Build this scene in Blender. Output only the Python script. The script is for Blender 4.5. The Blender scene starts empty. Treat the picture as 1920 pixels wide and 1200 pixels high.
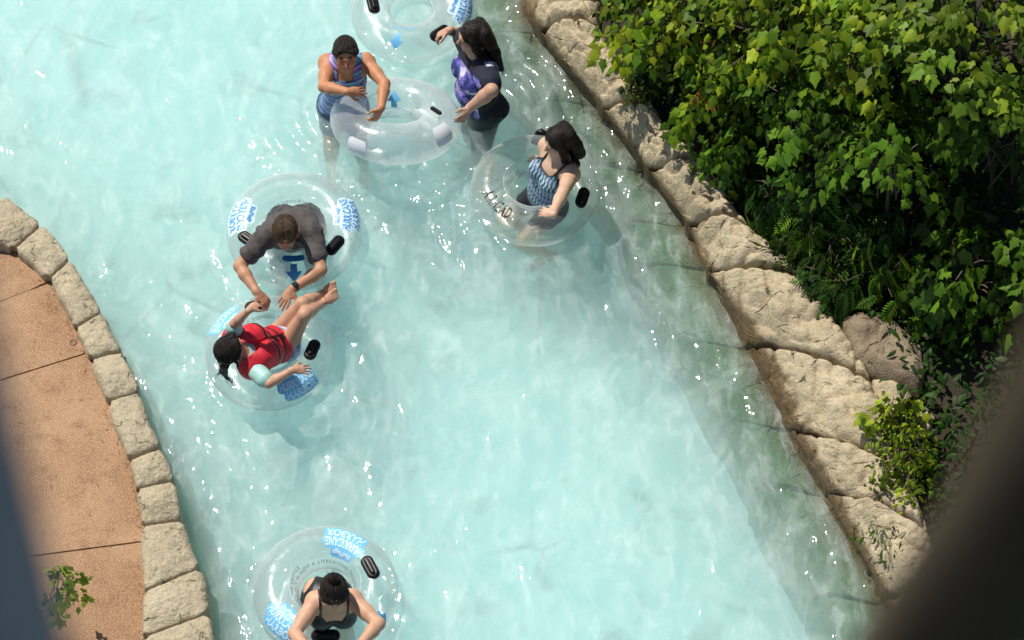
import bpy, bmesh, math, random
import numpy as np
from mathutils import Vector, Matrix
rnd = random.Random(7)
sc = bpy.context.scene
COL = sc.collection
PI = math.pi
V = lambda *a: np.array(a, dtype=float)
def nrm(v):
    v = np.asarray(v, float); return v / (np.linalg.norm(v) + 1e-12)

# ------------------------------------------------------------------ camera
ELEV, DIST, FPX = math.radians(57), 24.0, 24.0 * 265.0
CAM = V(0, -DIST * math.cos(ELEV), DIST * math.sin(ELEV))
CF = nrm(-CAM); CR = V(1, 0, 0); CU = np.cross(CR, CF)
def ray(px, py): return nrm(CF + CR * (px - 960) / FPX + CU * (600 - py) / FPX)
def P(px, py, z=0.0):
    d = ray(px, py); return CAM + d * ((z - CAM[2]) / d[2])
def reach(prev, px, py, L, far=False):
    """point on the sight line at limb length L from the previous joint"""
    d = ray(px, py); m = CAM - prev; b = m @ d; c = m @ m - L * L; q = b * b - c
    if q <= 0: return CAM + d * (-b)
    return CAM + d * (-b + (math.sqrt(q) if far else -math.sqrt(q)))
cam = bpy.data.objects.new('camera', bpy.data.cameras.new('camera')); COL.objects.link(cam)
cam.location = CAM
cam.rotation_euler = (math.radians(90) - ELEV, 0, 0)
cam.data.sensor_width = 36; cam.data.lens = 36 * FPX / 1920
cam.data.clip_start = 0.05; cam.data.clip_end = 500
cam.data.dof.use_dof = True; cam.data.dof.focus_distance = DIST
cam.data.dof.aperture_fstop = cam.data.lens / 1000 / 0.026
sc.camera = cam

# ------------------------------------------------------------------ light
SUN_EL, SUN_AZ = math.radians(57), math.radians(-42)      # azimuth left of straight ahead
SD = V(math.cos(SUN_EL) * math.sin(SUN_AZ), math.cos(SUN_EL) * math.cos(SUN_AZ), math.sin(SUN_EL))
sun = bpy.data.objects.new('sun', bpy.data.lights.new('sun', 'SUN')); COL.objects.link(sun)
sun.rotation_euler = Vector(SD).to_track_quat('Z', 'Y').to_euler()
sun.data.energy = 4.8; sun.data.angle = math.radians(0.5); sun.data.color = (1, 0.95, 0.86)
w = bpy.data.worlds.new('World'); sc.world = w; w.use_nodes = True
nt = w.node_tree; bg = nt.nodes['Background']
sky = nt.nodes.new('ShaderNodeTexSky'); sky.sky_type = 'NISHITA'; sky.sun_disc = False
sky.sun_elevation = SUN_EL; sky.sun_rotation = SUN_AZ
nt.links.new(sky.outputs[0], bg.inputs[0]); bg.inputs[1].default_value = 0.08
sc.view_settings.view_transform = 'Standard'; sc.view_settings.look = 'None'
sc.view_settings.gamma = 1; sc.view_settings.exposure = 0.08
sc.render.engine = 'CYCLES'
sc.cycles.max_bounces = 14; sc.cycles.volume_bounces = 6; sc.cycles.transparent_max_bounces = 24
sc.cycles.use_denoising = True
sc.cycles.sample_clamp_indirect = 6

# ------------------------------------------------------------------ objects
def mesh_obj(name, verts, faces, mat=None, parent=None, smooth=True, col=None, mats=None, midx=None):
    me = bpy.data.meshes.new(name)
    verts = np.asarray(verts, dtype=np.float32)
    if isinstance(faces, np.ndarray) and faces.ndim == 2:
        n, k = faces.shape
        me.vertices.add(len(verts)); me.vertices.foreach_set('co', verts.ravel())
        me.loops.add(n * k); me.loops.foreach_set('vertex_index', faces.astype(np.int32).ravel())
        me.polygons.add(n)
        me.polygons.foreach_set('loop_start', np.arange(0, n * k, k, dtype=np.int32))
        me.polygons.foreach_set('loop_total', np.full(n, k, dtype=np.int32))
        me.update(calc_edges=True)
    else:
        me.from_pydata([tuple(map(float, v)) for v in verts], [], [tuple(int(i) for i in f) for f in faces]); me.update()
    me.validate()
    if smooth and len(me.polygons): me.polygons.foreach_set('use_smooth', np.ones(len(me.polygons), dtype=bool))
    if col is not None:
        a = me.attributes.new('col', 'FLOAT_COLOR', 'POINT')
        c = np.ones((len(verts), 4), np.float32); c[:, :3] = col; a.data.foreach_set('color', c.ravel())
    o = bpy.data.objects.new(name, me); COL.objects.link(o)
    if mats:
        for m in mats: me.materials.append(m)
        if midx is not None: me.polygons.foreach_set('material_index', np.asarray(midx, np.int32))
    elif mat: me.materials.append(mat)
    if parent is not None:
        o.parent = parent
        o.matrix_parent_inverse = parent_matrix(parent).inverted()
    return o
def parent_matrix(o):
    m = o.matrix_basis.copy()
    while o.parent is not None:
        m = o.matrix_parent_inverse @ m; m = o.parent.matrix_basis @ m; o = o.parent
    return m
def empty(name, loc):
    o = bpy.data.objects.new(name, None); COL.objects.link(o); o.location = [float(x) for x in loc]
    o.empty_display_size = 0.1
    return o
def tag(o, label=None, cat=None, group=None, kind=None):
    if label: o['label'] = label
    if cat: o['category'] = cat
    if group: o['group'] = group
    if kind: o['kind'] = kind
    return o

# ------------------------------------------------------------------ numpy noise
_pr = np.random.RandomState(3); _perm = _pr.permutation(256); _perm = np.concatenate([_perm, _perm, _perm])
_g = _pr.normal(size=(256, 3)); _g /= np.linalg.norm(_g, axis=1)[:, None]; _g = _g.astype(np.float32)
def noise3(p):
    p = np.asarray(p, np.float32); i = np.floor(p).astype(np.int32); f = p - i; i &= 255
    u = f * f * f * (f * (f * 6 - 15) + 10)
    out = 0
    for dx in (0, 1):
        wx = u[..., 0] if dx else 1 - u[..., 0]
        for dy in (0, 1):
            wy = u[..., 1] if dy else 1 - u[..., 1]
            for dz in (0, 1):
                wz = u[..., 2] if dz else 1 - u[..., 2]
                h = _perm[_perm[_perm[(i[..., 0] + dx) & 255] + ((i[..., 1] + dy) & 255)] + ((i[..., 2] + dz) & 255)]
                g = _g[h]
                out = out + wx * wy * wz * (g[..., 0] * (f[..., 0] - dx) + g[..., 1] * (f[..., 1] - dy) + g[..., 2] * (f[..., 2] - dz))
    return out
def fbm(p, o=4):
    s = 0; a = 1.0
    for k in range(o): s = s + a * noise3(p * 2 ** k + k * 17.3); a *= 0.5
    return s
def smooth01(x): x = np.clip(x, 0, 1); return x * x * (3 - 2 * x)

# ------------------------------------------------------------------ materials
class NT:
    def __init__(s, name):
        s.m = bpy.data.materials.new(name); s.m.use_nodes = True; s.t = s.m.node_tree
        s.b = s.t.nodes['Principled BSDF']; s.out = s.t.nodes['Material Output']
    def n(s, ty, **kw):
        x = s.t.nodes.new('ShaderNode' + ty)
        for k, v in kw.items():
            if k in x.inputs.keys(): x.inputs[k].default_value = v
            else: setattr(x, k, v)
        return x
    def l(s, a, b): s.t.links.new(a, b)
    def coord(s, kind='Object'):
        return s.n('TexCoord').outputs[kind]
    def noise(s, vec, scale, detail=4, rough=0.55, dist=0):
        x = s.n('TexNoise'); x.inputs['Scale'].default_value = scale; x.inputs['Detail'].default_value = detail
        x.inputs['Roughness'].default_value = rough; x.inputs['Distortion'].default_value = dist
        if vec is not None: s.l(vec, x.inputs['Vector'])
        return x.outputs['Fac']
    def ramp(s, fac, stops):
        r = s.n('ValToRGB'); e = r.color_ramp.elements
        while len(e) < len(stops): e.new(0.5)
        for k, (p, c) in enumerate(stops):
            e[k].position = p; e[k].color = (*c, 1) if isinstance(c, (tuple, list)) else (c, c, c, 1)
        s.l(fac, r.inputs[0]); return r.outputs[0]
    def mix(s, fac, a, b, mode='MIX'):
        x = s.n('Mix', data_type='RGBA', blend_type=mode)
        for sock, val in ((x.inputs[0], fac), (x.inputs[6], a), (x.inputs[7], b)):
            if hasattr(val, 'links'): s.l(val, sock)
            else: sock.default_value = val if not isinstance(val, tuple) else (*val, 1)[:4]
        return x.outputs[2]
    def math(s, op, a, b=0.0, clamp=False):
        x = s.n('Math', operation=op, use_clamp=clamp)
        for k, val in enumerate((a, b)):
            if hasattr(val, 'links'): s.l(val, x.inputs[k])
            else: x.inputs[k].default_value = val
        return x.outputs[0]
    def bump(s, h, strength=0.3, dist=0.01, normal=None):
        x = s.n('Bump'); x.inputs['Strength'].default_value = strength; x.inputs['Distance'].default_value = dist
        s.l(h, x.inputs['Height'])
        if normal is not None: s.l(normal, x.inputs['Normal'])
        return x.outputs[0]
    def set(s, **kw):
        for k, v in kw.items():
            k = k.replace('_', ' ')
            if hasattr(v, 'links'): s.l(v, s.b.inputs[k])
            else: s.b.inputs[k].default_value = (*v, 1) if isinstance(v, tuple) else v
        return s

def mat_plain(name, c, rough=0.5, var=0.12, scale=30, bump=0.0, **kw):
    m = NT(name); co = m.coord()
    n = m.noise(co, scale, 4)
    base = m.mix(n, tuple(x * (1 - var) for x in c), tuple(min(1, x * (1 + var)) for x in c))
    m.set(Base_Color=base, Roughness=rough, **kw)
    if bump: m.set(Normal=m.bump(n, bump, 0.01))
    return m.m
def mat_attr(name, rough=0.5, bump=0.0, scale=60, var=0.1, **kw):
    m = NT(name); a = m.n('Attribute', attribute_name='col').outputs['Color']
    n = m.noise(m.coord(), scale, 4)
    base = m.mix(1.0, a, m.ramp(n, [(0.25, 1 - var), (0.75, 1.0)]), 'MULTIPLY')
    m.set(Base_Color=base, Roughness=rough, **kw)
    if bump: m.set(Normal=m.bump(n, bump, 0.006))
    return m.m

def mat_rock(name, light, dark, stain, wet=True, seed=0.0):
    m = NT(name); co = m.coord('Object')
    geo = m.n('NewGeometry').outputs['Position']
    n1 = m.noise(geo, 2.2, 5, 0.6); n2 = m.noise(geo, 9, 6, 0.65); n3 = m.noise(geo, 55, 5, 0.7)
    base = m.mix(m.ramp(n1, [(0.35, 0.0), (0.68, 1.0)]), dark, light)
    base = m.mix(m.math('MULTIPLY', m.ramp(n2, [(0.5, 0.0), (0.72, 1.0)]), 0.6), base, stain)
    base = m.mix(m.math('MULTIPLY', m.ramp(n3, [(0.40, 1.0), (0.56, 0.0)]), 0.5), base, tuple(x * 0.45 for x in light))
    # crack lines
    vo = m.n('TexVoronoi', feature='DISTANCE_TO_EDGE'); vo.inputs['Scale'].default_value = 2.3
    mp = m.n('Mapping'); mp.inputs['Scale'].default_value = (1.0, 2.1, 1.4); mp.inputs['Rotation'].default_value = (0, 0, 0.5)
    warp = m.mix(0.13, geo, m.n('TexNoise', Scale=5.0, Detail=4.0).outputs['Color'])
    m.l(warp, mp.inputs[0]); m.l(mp.outputs[0], vo.inputs['Vector'])
    crack = m.ramp(vo.outputs['Distance'], [(0.0, 1.0), (0.022, 0.0)])
    crack = m.math('MULTIPLY', crack, m.ramp(n2, [(0.48, 0.0), (0.62, 1.0)]))
    base = m.mix(m.math('MULTIPLY', crack, 0.5), base, (0.07, 0.05, 0.035))
    rough = 0.85
    if wet:
        z = m.n('SeparateXYZ'); m.l(geo, z.inputs[0])
        zz = m.math('ADD', z.outputs['Z'], m.math('MULTIPLY', m.math('SUBTRACT', n2, 0.5), 0.16))
        lo = m.ramp(zz, [(0.10, 1.0), (0.175, 0.85), (0.225, 0.0)])
        base = m.mix(lo, base, m.mix(n2, (0.05, 0.028, 0.010), (0.20, 0.125, 0.055)))
        under = m.ramp(m.math('ADD', z.outputs['Z'], 0.5), [(0.36, 1.0), (0.53, 0.0)])
        base = m.mix(under, base, m.mix(n2, (0.06, 0.13, 0.06), (0.095, 0.175, 0.085)))
        m.set(Roughness=m.ramp(zz, [(0.0, 0.35), (0.2, 0.85)]))
    else: m.set(Roughness=rough)
    h = m.math('ADD', m.math('MULTIPLY', n2, 0.9), m.math('MULTIPLY', n3, 0.55))
    h = m.math('SUBTRACT', h, m.math('MULTIPLY', crack, 0.9))
    m.set(Base_Color=base, Normal=m.bump(h, 0.9, 0.03), Specular_IOR_Level=0.25)
    return m.m
M = {}
M['rock'] = mat_rock('faux_rock', (0.66, 0.55, 0.365), (0.45, 0.365, 0.235), (0.25, 0.18, 0.105))
M['boulder'] = mat_rock('boulder_rock', (0.42, 0.34, 0.23), (0.27, 0.205, 0.135), (0.19, 0.125, 0.075), wet=False)
M['coping'] = mat_rock('coping_stone', (0.60, 0.52, 0.36), (0.47, 0.40, 0.27), (0.38, 0.31, 0.20), wet=False)

def mat_path():
    m = NT('aggregate_concrete'); g = m.n('NewGeometry').outputs['Position']
    n1 = m.noise(g, 1.3, 5); n2 = m.noise(g, 7, 6, 0.7); n3 = m.noise(g, 120, 3, 0.6)
    b = m.mix(m.ramp(n1, [(0.35, 0.0), (0.65, 1.0)]), (0.28, 0.155, 0.085), (0.43, 0.265, 0.155))
    b = m.mix(m.math('MULTIPLY', m.ramp(n2, [(0.50, 0.0), (0.70, 1.0)]), 0.65), b, (0.18, 0.095, 0.048))
    b = m.mix(m.math('MULTIPLY', m.ramp(n3, [(0.52, 0.0), (0.62, 1.0)]), 0.55), b, (0.58, 0.40, 0.24))
    b = m.mix(m.math('MULTIPLY', m.ramp(n3, [(0.36, 1.0), (0.44, 0.0)]), 0.5), b, (0.12, 0.06, 0.03))
    m.set(Base_Color=b, Roughness=0.9, Normal=m.bump(m.math('ADD', n3, m.math('MULTIPLY', n2, 0.5)), 0.5, 0.006), Specular_IOR_Level=0.2)
    return m.m
M['path'] = mat_path()
def mat_floor():
    m = NT('pool_plaster'); g = m.n('NewGeometry').outputs['Position']
    n1 = m.noise(g, 1.1, 4, 0.6, 0.6); n2 = m.noise(g, 3.1, 5, 0.6, 0.4)
    b = m.mix(m.ramp(n1, [(0.35, 0.0), (0.7, 1.0)]), (0.50, 0.72, 0.69), (0.60, 0.78, 0.75))
    st = m.ramp(n2, [(0.57, 0.0), (0.70, 1.0)])
    b = m.mix(m.math('MULTIPLY', st, 0.9), b, (0.10, 0.20, 0.20))
    vo = m.n('TexVoronoi', feature='DISTANCE_TO_EDGE'); vo.inputs['Scale'].default_value = 0.55
    m.l(m.mix(0.12, g, m.n('TexNoise', Scale=2.2, Detail=5.0).outputs['Color']), vo.inputs['Vector'])
    cr = m.math('MULTIPLY', m.ramp(vo.outputs['Distance'], [(0.0, 1.0), (0.012, 0.0)]), m.ramp(n1, [(0.48, 0.0), (0.6, 1.0)]))
    b = m.mix(m.math('MULTIPLY', cr, 0.95), b, (0.03, 0.07, 0.07))
    m.set(Base_Color=b, Roughness=0.8)
    return m.m
M['floor'] = mat_floor()
M['soil'] = mat_plain('dark_soil', (0.03, 0.022, 0.012), 0.95, 0.5, 14, 0.6)

def mat_water():
    m = NT('pool_water'); t = m.t; t.nodes.remove(m.b)
    g = m.n('NewGeometry').outputs['Position']
    mp = m.n('Mapping'); mp.inputs['Rotation'].default_value = (0, 0, 0.45); mp.inputs['Scale'].default_value = (1.0, 0.48, 1.0)
    m.l(g, mp.inputs[0])
    a = m.noise(mp.outputs[0], 6.0, 2, 0.5, 0.8); b = m.noise(mp.outputs[0], 19, 1, 0.5, 0.6)
    nb = m.bump(m.math('ADD', a, m.math('MULTIPLY', b, 0.2)), 0.38, 0.05)
    fr = m.n('Fresnel'); fr.inputs['IOR'].default_value = 1.33; m.l(nb, fr.inputs['Normal'])
    gl = m.n('BsdfGlossy'); gl.inputs['Roughness'].default_value = 0.05; m.l(nb, gl.inputs['Normal'])
    gl.inputs['Color'].default_value = (1, 1, 1, 1)
    tr = m.n('BsdfTransparent'); tr.inputs['Color'].default_value = (1, 1, 1, 1)
    # pale film painting caustic and glint mottling into the surface, with some aeration
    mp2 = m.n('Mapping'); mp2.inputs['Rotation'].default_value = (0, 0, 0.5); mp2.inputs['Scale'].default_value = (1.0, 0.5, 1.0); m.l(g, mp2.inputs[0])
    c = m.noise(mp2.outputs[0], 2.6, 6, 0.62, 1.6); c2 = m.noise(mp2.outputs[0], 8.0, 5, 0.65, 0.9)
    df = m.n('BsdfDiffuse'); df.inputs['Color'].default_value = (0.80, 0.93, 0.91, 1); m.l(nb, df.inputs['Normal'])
    caustic_froth = m.math('ADD', m.ramp(c, [(0.42, 0.0), (0.62, 0.12), (0.8, 0.26)]), m.math('MULTIPLY', m.ramp(c2, [(0.50, 0.0), (0.70, 1.0)]), 0.15))
    mx = m.n('MixShader'); m.l(caustic_froth, mx.inputs[0]); m.l(tr.outputs[0], mx.inputs[1]); m.l(df.outputs[0], mx.inputs[2])
    m2 = m.n('MixShader'); m.l(fr.outputs[0], m2.inputs[0]); m.l(mx.outputs[0], m2.inputs[1]); m.l(gl.outputs[0], m2.inputs[2])
    m.l(m2.outputs[0], m.out.inputs['Surface'])
    vs = m.n('VolumeScatter'); vs.inputs['Color'].default_value = (1, 1, 1, 1); vs.inputs['Density'].default_value = 1.35; vs.inputs['Anisotropy'].default_value = 0.3
    va = m.n('VolumeAbsorption'); va.inputs['Color'].default_value = (0.51, 0.945, 0.963, 1); va.inputs['Density'].default_value = 0.42
    ad = m.n('AddShader'); m.l(vs.outputs[0], ad.inputs[0]); m.l(va.outputs[0], ad.inputs[1])
    m.l(ad.outputs[0], m.out.inputs['Volume'])
    return m.m
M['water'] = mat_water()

def mat_vinyl(name, tint, milk, edge):
    m = NT(name); m.t.nodes.remove(m.b)
    g = m.coord(); n = m.noise(g, 5, 3, 0.5, 1.0); nb = m.bump(n, 0.25, 0.03)
    lw = m.n('LayerWeight'); lw.inputs['Blend'].default_value = 0.3
    tr = m.n('BsdfTransparent'); tr.inputs['Color'].default_value = (*tint, 1)
    df = m.n('BsdfTranslucent'); df.inputs['Color'].default_value = (0.93, 0.95, 0.96, 1)
    d2 = m.n('BsdfDiffuse'); d2.inputs['Color'].default_value = (0.93, 0.95, 0.96, 1)
    dd = m.n('MixShader'); dd.inputs[0].default_value = 0.5; m.l(df.outputs[0], dd.inputs[1]); m.l(d2.outputs[0], dd.inputs[2])
    fac = m.math('ADD', m.math('MULTIPLY', m.math('POWER', lw.outputs['Facing'], 2.2), edge), milk, True)
    a = m.n('MixShader'); m.l(fac, a.inputs[0]); m.l(tr.outputs[0], a.inputs[1]); m.l(dd.outputs[0], a.inputs[2])
    gl = m.n('BsdfGlossy'); gl.inputs['Roughness'].default_value = 0.27; m.l(nb, gl.inputs['Normal'])
    fr = m.n('Fresnel'); fr.inputs['IOR'].default_value = 1.45; m.l(nb, fr.inputs['Normal'])
    b = m.n('MixShader'); m.l(m.math('MINIMUM', fr.outputs[0], 0.30), b.inputs[0]); m.l(a.outputs[0], b.inputs[1]); m.l(gl.outputs[0], b.inputs[2])
    m.l(b.outputs[0], m.out.inputs['Surface'])
    return m.m
M['vinyl'] = mat_vinyl('clear_vinyl', (0.975, 0.985, 0.985), 0.115, 0.85)
M['vinyl_milky'] = mat_vinyl('milky_vinyl', (0.96, 0.975, 0.98), 0.22, 0.85)
M['vinyl_green'] = mat_vinyl('greenish_vinyl', (0.94, 0.965, 0.935), 0.10, 0.8)
M['black'] = mat_plain('black_handle_rubber', (0.010, 0.010, 0.011), 0.36, 0.2, 40, Specular_IOR_Level=0.18)
M['logo_pale'] = mat_plain('pale_print', (0.62, 0.82, 0.92), 0.4, 0.05)
M['logo_white'] = mat_plain('white_print', (0.8, 0.84, 0.87), 0.4, 0.05)
M['logo_cyan'] = mat_plain('cyan_print', (0.16, 0.50, 0.80), 0.4, 0.08)
M['logo_blue'] = mat_plain('blue_print', (0.05, 0.27, 0.62), 0.4, 0.08)
M['ink'] = mat_plain('black_ink', (0.015, 0.015, 0.015), 0.5)
M['ink_grey'] = mat_plain('grey_ink', (0.16, 0.22, 0.25), 0.5)
def mat_leaf(name='leaf'):
    m = NT(name); m.t.nodes.remove(m.b)
    a = m.n('Attribute', attribute_name='col').outputs['Color']
    n = m.noise(m.coord(), 25, 3); c = m.mix(1.0, a, m.ramp(n, [(0.3, 0.8), (0.7, 1.0)]), 'MULTIPLY')
    pr = m.n('BsdfPrincipled'); m.l(c, pr.inputs['Base Color']); pr.inputs['Roughness'].default_value = 0.5
    pr.inputs['Specular IOR Level'].default_value = 0.22
    tl = m.n('BsdfTranslucent'); m.l(m.mix(1.0, c, (1.0, 1.0, 0.35), 'MULTIPLY'), tl.inputs['Color'])
    x = m.n('MixShader'); x.inputs[0].default_value = 0.34; m.l(pr.outputs[0], x.inputs[1]); m.l(tl.outputs[0], x.inputs[2])
    m.l(x.outputs[0], m.out.inputs['Surface'])
    return m.m
M['leaf'] = mat_leaf()
M['bark'] = mat_plain('bark', (0.10, 0.075, 0.05), 0.9, 0.4, 30, 0.5)
# ================================================================== SETTING
FLOOR_Z = -0.86
def grid_faces(nu, nv):
    a = np.arange((nu - 1) * nv).reshape(nu - 1, nv)[:, :-1]
    return np.stack([a, a + nv, a + nv + 1, a + 1], -1).reshape(-1, 4)
def catmull(pts, t):
    """pts (n,3), t array in [0,n-1]"""
    pts = np.asarray(pts, float); n = len(pts); t = np.clip(np.asarray(t, float), 0, n - 1 - 1e-9)
    i = np.floor(t).astype(int); f = (t - i)[:, None]
    g = lambda k: pts[np.clip(k, 0, n - 1)]
    p0, p1, p2, p3 = g(i - 1), g(i), g(i + 1), g(i + 2)
    return 0.5 * (2 * p1 + (p2 - p0) * f + (2 * p0 - 5 * p1 + 4 * p2 - p3) * f * f + (3 * p1 - p0 - 3 * p2 + p3) * f ** 3)

# pool floor and water
xs = np.linspace(-9, 9, 2); ys = np.linspace(-12, 14, 2)
X, Y = np.meshgrid(xs, ys, indexing='ij')
o = mesh_obj('pool_floor', np.stack([X, Y, X * 0 + FLOOR_Z], -1).reshape(-1, 3), grid_faces(2, 2), M['floor']); tag(o, kind='structure')
gx = np.arange(-6.2, 6.2, 0.0225); gy = np.arange(-4.6, 6.0, 0.0225)
X, Y = np.meshgrid(gx, gy, indexing='ij')
c, s_ = math.cos(0.45), math.sin(0.45)
U, W_ = X * c + Y * s_, -X * s_ + Y * c
pp = np.stack([U / 0.42 + 0.3 * np.sin(W_ * 2.1), W_ / 0.75, X * 0], -1)
Hh = 0.026 * noise3(pp) + 0.013 * noise3(np.stack([U / 0.2, W_ / 0.33, X * 0 + 5], -1)) + 0.0050 * noise3(np.stack([U / 0.085, W_ / 0.13, X * 0 + 9], -1)) \
    + 0.025 * noise3(np.stack([X / 1.3, Y / 1.3, X * 0 + 2], -1))
# choppier water swirls along the rock bank, rings spreading from the wading bathers
bankx = 0.9 - 0.43 * (Y - 2.2)
near = np.exp(-((X - bankx + 0.45) / 0.5) ** 2)
Hh += near * (0.020 * noise3(np.stack([X / 0.11, Y / 0.16, X * 0 + 3], -1)) + 0.010 * noise3(np.stack([X / 0.06, Y / 0.08, X * 0 + 7], -1)))
for (qx, qy, am) in ((645, 205, .010), (900, 210, .014), (1010, 385, .006), (555, 470, .006), (505, 700, .004), (612, 1150, .005)):
    q = P(qx, qy, 0); r = np.hypot(X - q[0], Y - q[1])
    Hh += 2.4 * am * np.exp(-((r - 0.2) / 0.5) ** 2) * np.sin(r * 38 + 3 * noise3(np.stack([X * 3, Y * 3, X * 0], -1)))
na, nb_ = len(gx), len(gy); top = np.stack([X, Y, Hh], -1).reshape(-1, 3)
rim = [i * nb_ for i in range(na)] + [(na - 1) * nb_ + j for j in range(1, nb_)] + [i * nb_ + nb_ - 1 for i in range(na - 2, -1, -1)] + [j for j in range(nb_ - 2, 0, -1)]
low = top[rim].copy(); low[:, 2] = FLOOR_Z - 0.25; nt_ = len(top); nr = len(rim)
side = np.array([(rim[k], rim[(k + 1) % nr], nt_ + (k + 1) % nr, nt_ + k) for k in range(nr)])
cid = nt_ + nr; bot = np.array([(nt_ + k, nt_ + (k + 1) % nr, cid, cid) for k in range(nr)])
allv = np.concatenate([top, low, [[0, 0, FLOOR_Z - 0.25]]])
gf = grid_faces(na, nb_)
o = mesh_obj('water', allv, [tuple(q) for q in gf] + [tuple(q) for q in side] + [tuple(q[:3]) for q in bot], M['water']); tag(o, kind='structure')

# ------------------------------------------------------------------ rock bank on the right
# joint lines: waterline, front top edge, inner edge (pixel, height)
J = [((860, -190), (905, -190), (1010, -200)),
     ((955, -45), (990, -40), (1092, -60)),
     ((997, 58), (1018, 52), (1100, 28)),
     ((1110, 196), (1132, 197), (1215, 196)),
     ((1199, 315), (1220, 312), (1312, 300)),
     ((1281, 421), (1294, 417), (1380, 402)),
     ((1318, 501), (1334, 503), (1490, 506)),
     ((1392, 650), (1432, 640), (1606, 690)),
     ((1469, 803), (1508, 803), (1680, 862)),
     ((1536, 926), (1568, 918), (1716, 975)),
     ((1652, 1131), (1668, 1112), (1770, 1105)),
     ((1740, 1280), (1765, 1270), (1860, 1290))]
ZT, ZI = 0.20, 0.44
JW = np.array([P(*a, 0.0) for a, b, c_ in J]); JT = np.array([P(*b, ZT) for a, b, c_ in J]); JI = np.array([P(*c_, ZI) for a, b, c_ in J])
ROCK_LABELS = ['rock block at the top edge of the bank, mostly out of frame', 'rounded tan rock block at the top of the bank above the first crack',
    'tan rock block with scooped ledges beside the yellowish weed', 'wrinkled rock block with curved ridges between weed and splashing water',
    'rock block with a smooth sunlit top level with the sparkling water', 'short rock block with a slanting crack below the fern fronds',
    'widest pale rock block lying beside the round brown boulder', 'tan rock block directly below the round brown boulder, big bush at its inner edge',
    'grooved narrow rock block beside the lower half of the big bush', 'tapering rock block behind the dangling vine sprig',
    'lowest rock block disappearing behind the blurred dark pole']
def bank_rock(i, name, label, group):
    nu, nv = 110, 84
    u = np.linspace(0, 1, nu); t = i + u
    Wl, Tl, Il = catmull(JW, t), catmull(JT, t), catmull(JI, t)
    out = nrm((JI[i] - JW[i] + JI[i + 1] - JW[i + 1]) * V(1, 1, 0))
    L = np.linalg.norm(JW[i + 1] - JW[i])
    rs = np.random.RandomState(40 + i)
    bul = 0.07 + 0.05 * rs.rand()
    ctrl = np.stack([Wl + V(0, 0, FLOOR_Z - 0.06) - out * 0.52, Wl + V(0, 0, -0.31) - out * 0.45, Wl + V(0, 0, -0.02),
                     Wl * 0.55 + Tl * 0.45 + V(0, 0, 0.02), Tl, Wl * 0 + Tl * 0.55 + Il * 0.45 + V(0, 0, bul), Il,
                     Il + out * 0.14 - V(0, 0, 0.12), Il + out * 0.20 - V(0, 0, 0.5)], 1)   # nu,9,3
    tv = np.concatenate([np.linspace(0, 2, 14)[:-1], np.linspace(2, 6.4, 88), np.linspace(6.4, 8, 16)[1:]]); nv = len(tv)
    pos = np.stack([catmull(ctrl[k], tv) for k in range(nu)], 0)
    d = np.minimum(u, 1 - u) * L
    wig = 0.02 * noise3(np.stack([tv * 1.3, tv * 0 + i * 3.1, tv * 0], -1))
    # joint groove, rounded shoulder
    e = np.clip(d / 0.075, 0, 1)
    fall = (1 - np.sqrt(np.clip(1 - (1 - e) ** 2, 0, 1))) * 0.085
    below = np.clip((pos[..., 2] + 0.1) / 0.3, 0, 1)
    n1 = fbm(pos * 2.6 + i * 5.7, 3); n2 = fbm(pos * 9 + i, 3); rid = 1 - np.abs(noise3(pos * V(4.5, 3.0, 4) + i * 2.3)) * 2.2
    ridg = np.clip(rid, 0, 1) ** 5
    top = smooth01((tv - 2.2) / 1.5) * smooth01((8 - tv) / 1.0)
    r2 = 1 - np.abs(noise3(pos * V(11, 8, 9) + i * 7.7)) * 2.6; r3 = np.abs(noise3(pos * 27 + i))
    disp = 0.060 * n1 + 0.020 * n2 - 0.04 * ridg - 0.016 * np.clip(r2, 0, 1) ** 4 - 0.006 * r3
    # folded ridges modelled into the faux rock
    fold = np.sin((pos[..., 0] * 0.6 + pos[..., 1]) * 21 + 5 * n1) * 0.010 * np.clip(n1 * 2 + 0.2, 0, 1)
    pos[..., 2] += (disp + fold) * top[None, :] - fall[:, None] * np.clip(top[None, :] + 0.1, 0, 1)
    lat = nrm((JW[i + 1] - JW[i]) * V(1, 1, 0))
    side = np.where(u < 0.5, 1, -1) * (1 - e) ** 2 * 0.012
    pos += (lat[None, None, :] * (side[:, None, None] + (wig[None, :, None] * (1 - smooth01(d / 0.2))[:, None, None])))
    pos -= out * (0.06 * n1 + 0.02 * n2)[..., None] * (1 - top)[None, :, None]
    # end skirts close the block
    z0 = FLOOR_Z - 0.06
    a = pos[:1].copy(); a[..., 2] = z0; b = pos[-1:].copy(); b[..., 2] = z0
    a[..., :] += lat * 0.02; b[..., :] -= lat * 0.02
    pos = np.concatenate([a, pos, b], 0)
    f = grid_faces(nu + 2, nv)
    base = pos.reshape(-1, 3)
    o = mesh_obj(name, base, f[:, ::-1], M['rock'])
    return tag(o, label, 'rock', group)
for i in range(len(J) - 1):
    bank_rock(i, 'bank_rock', 'tan ' + ROCK_LABELS[i] if not ROCK_LABELS[i].startswith(('tan', 'rounded', 'wrinkled', 'widest', 'grooved', 'tapering')) else ROCK_LABELS[i], 'artificial rock blocks along the right bank')

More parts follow.
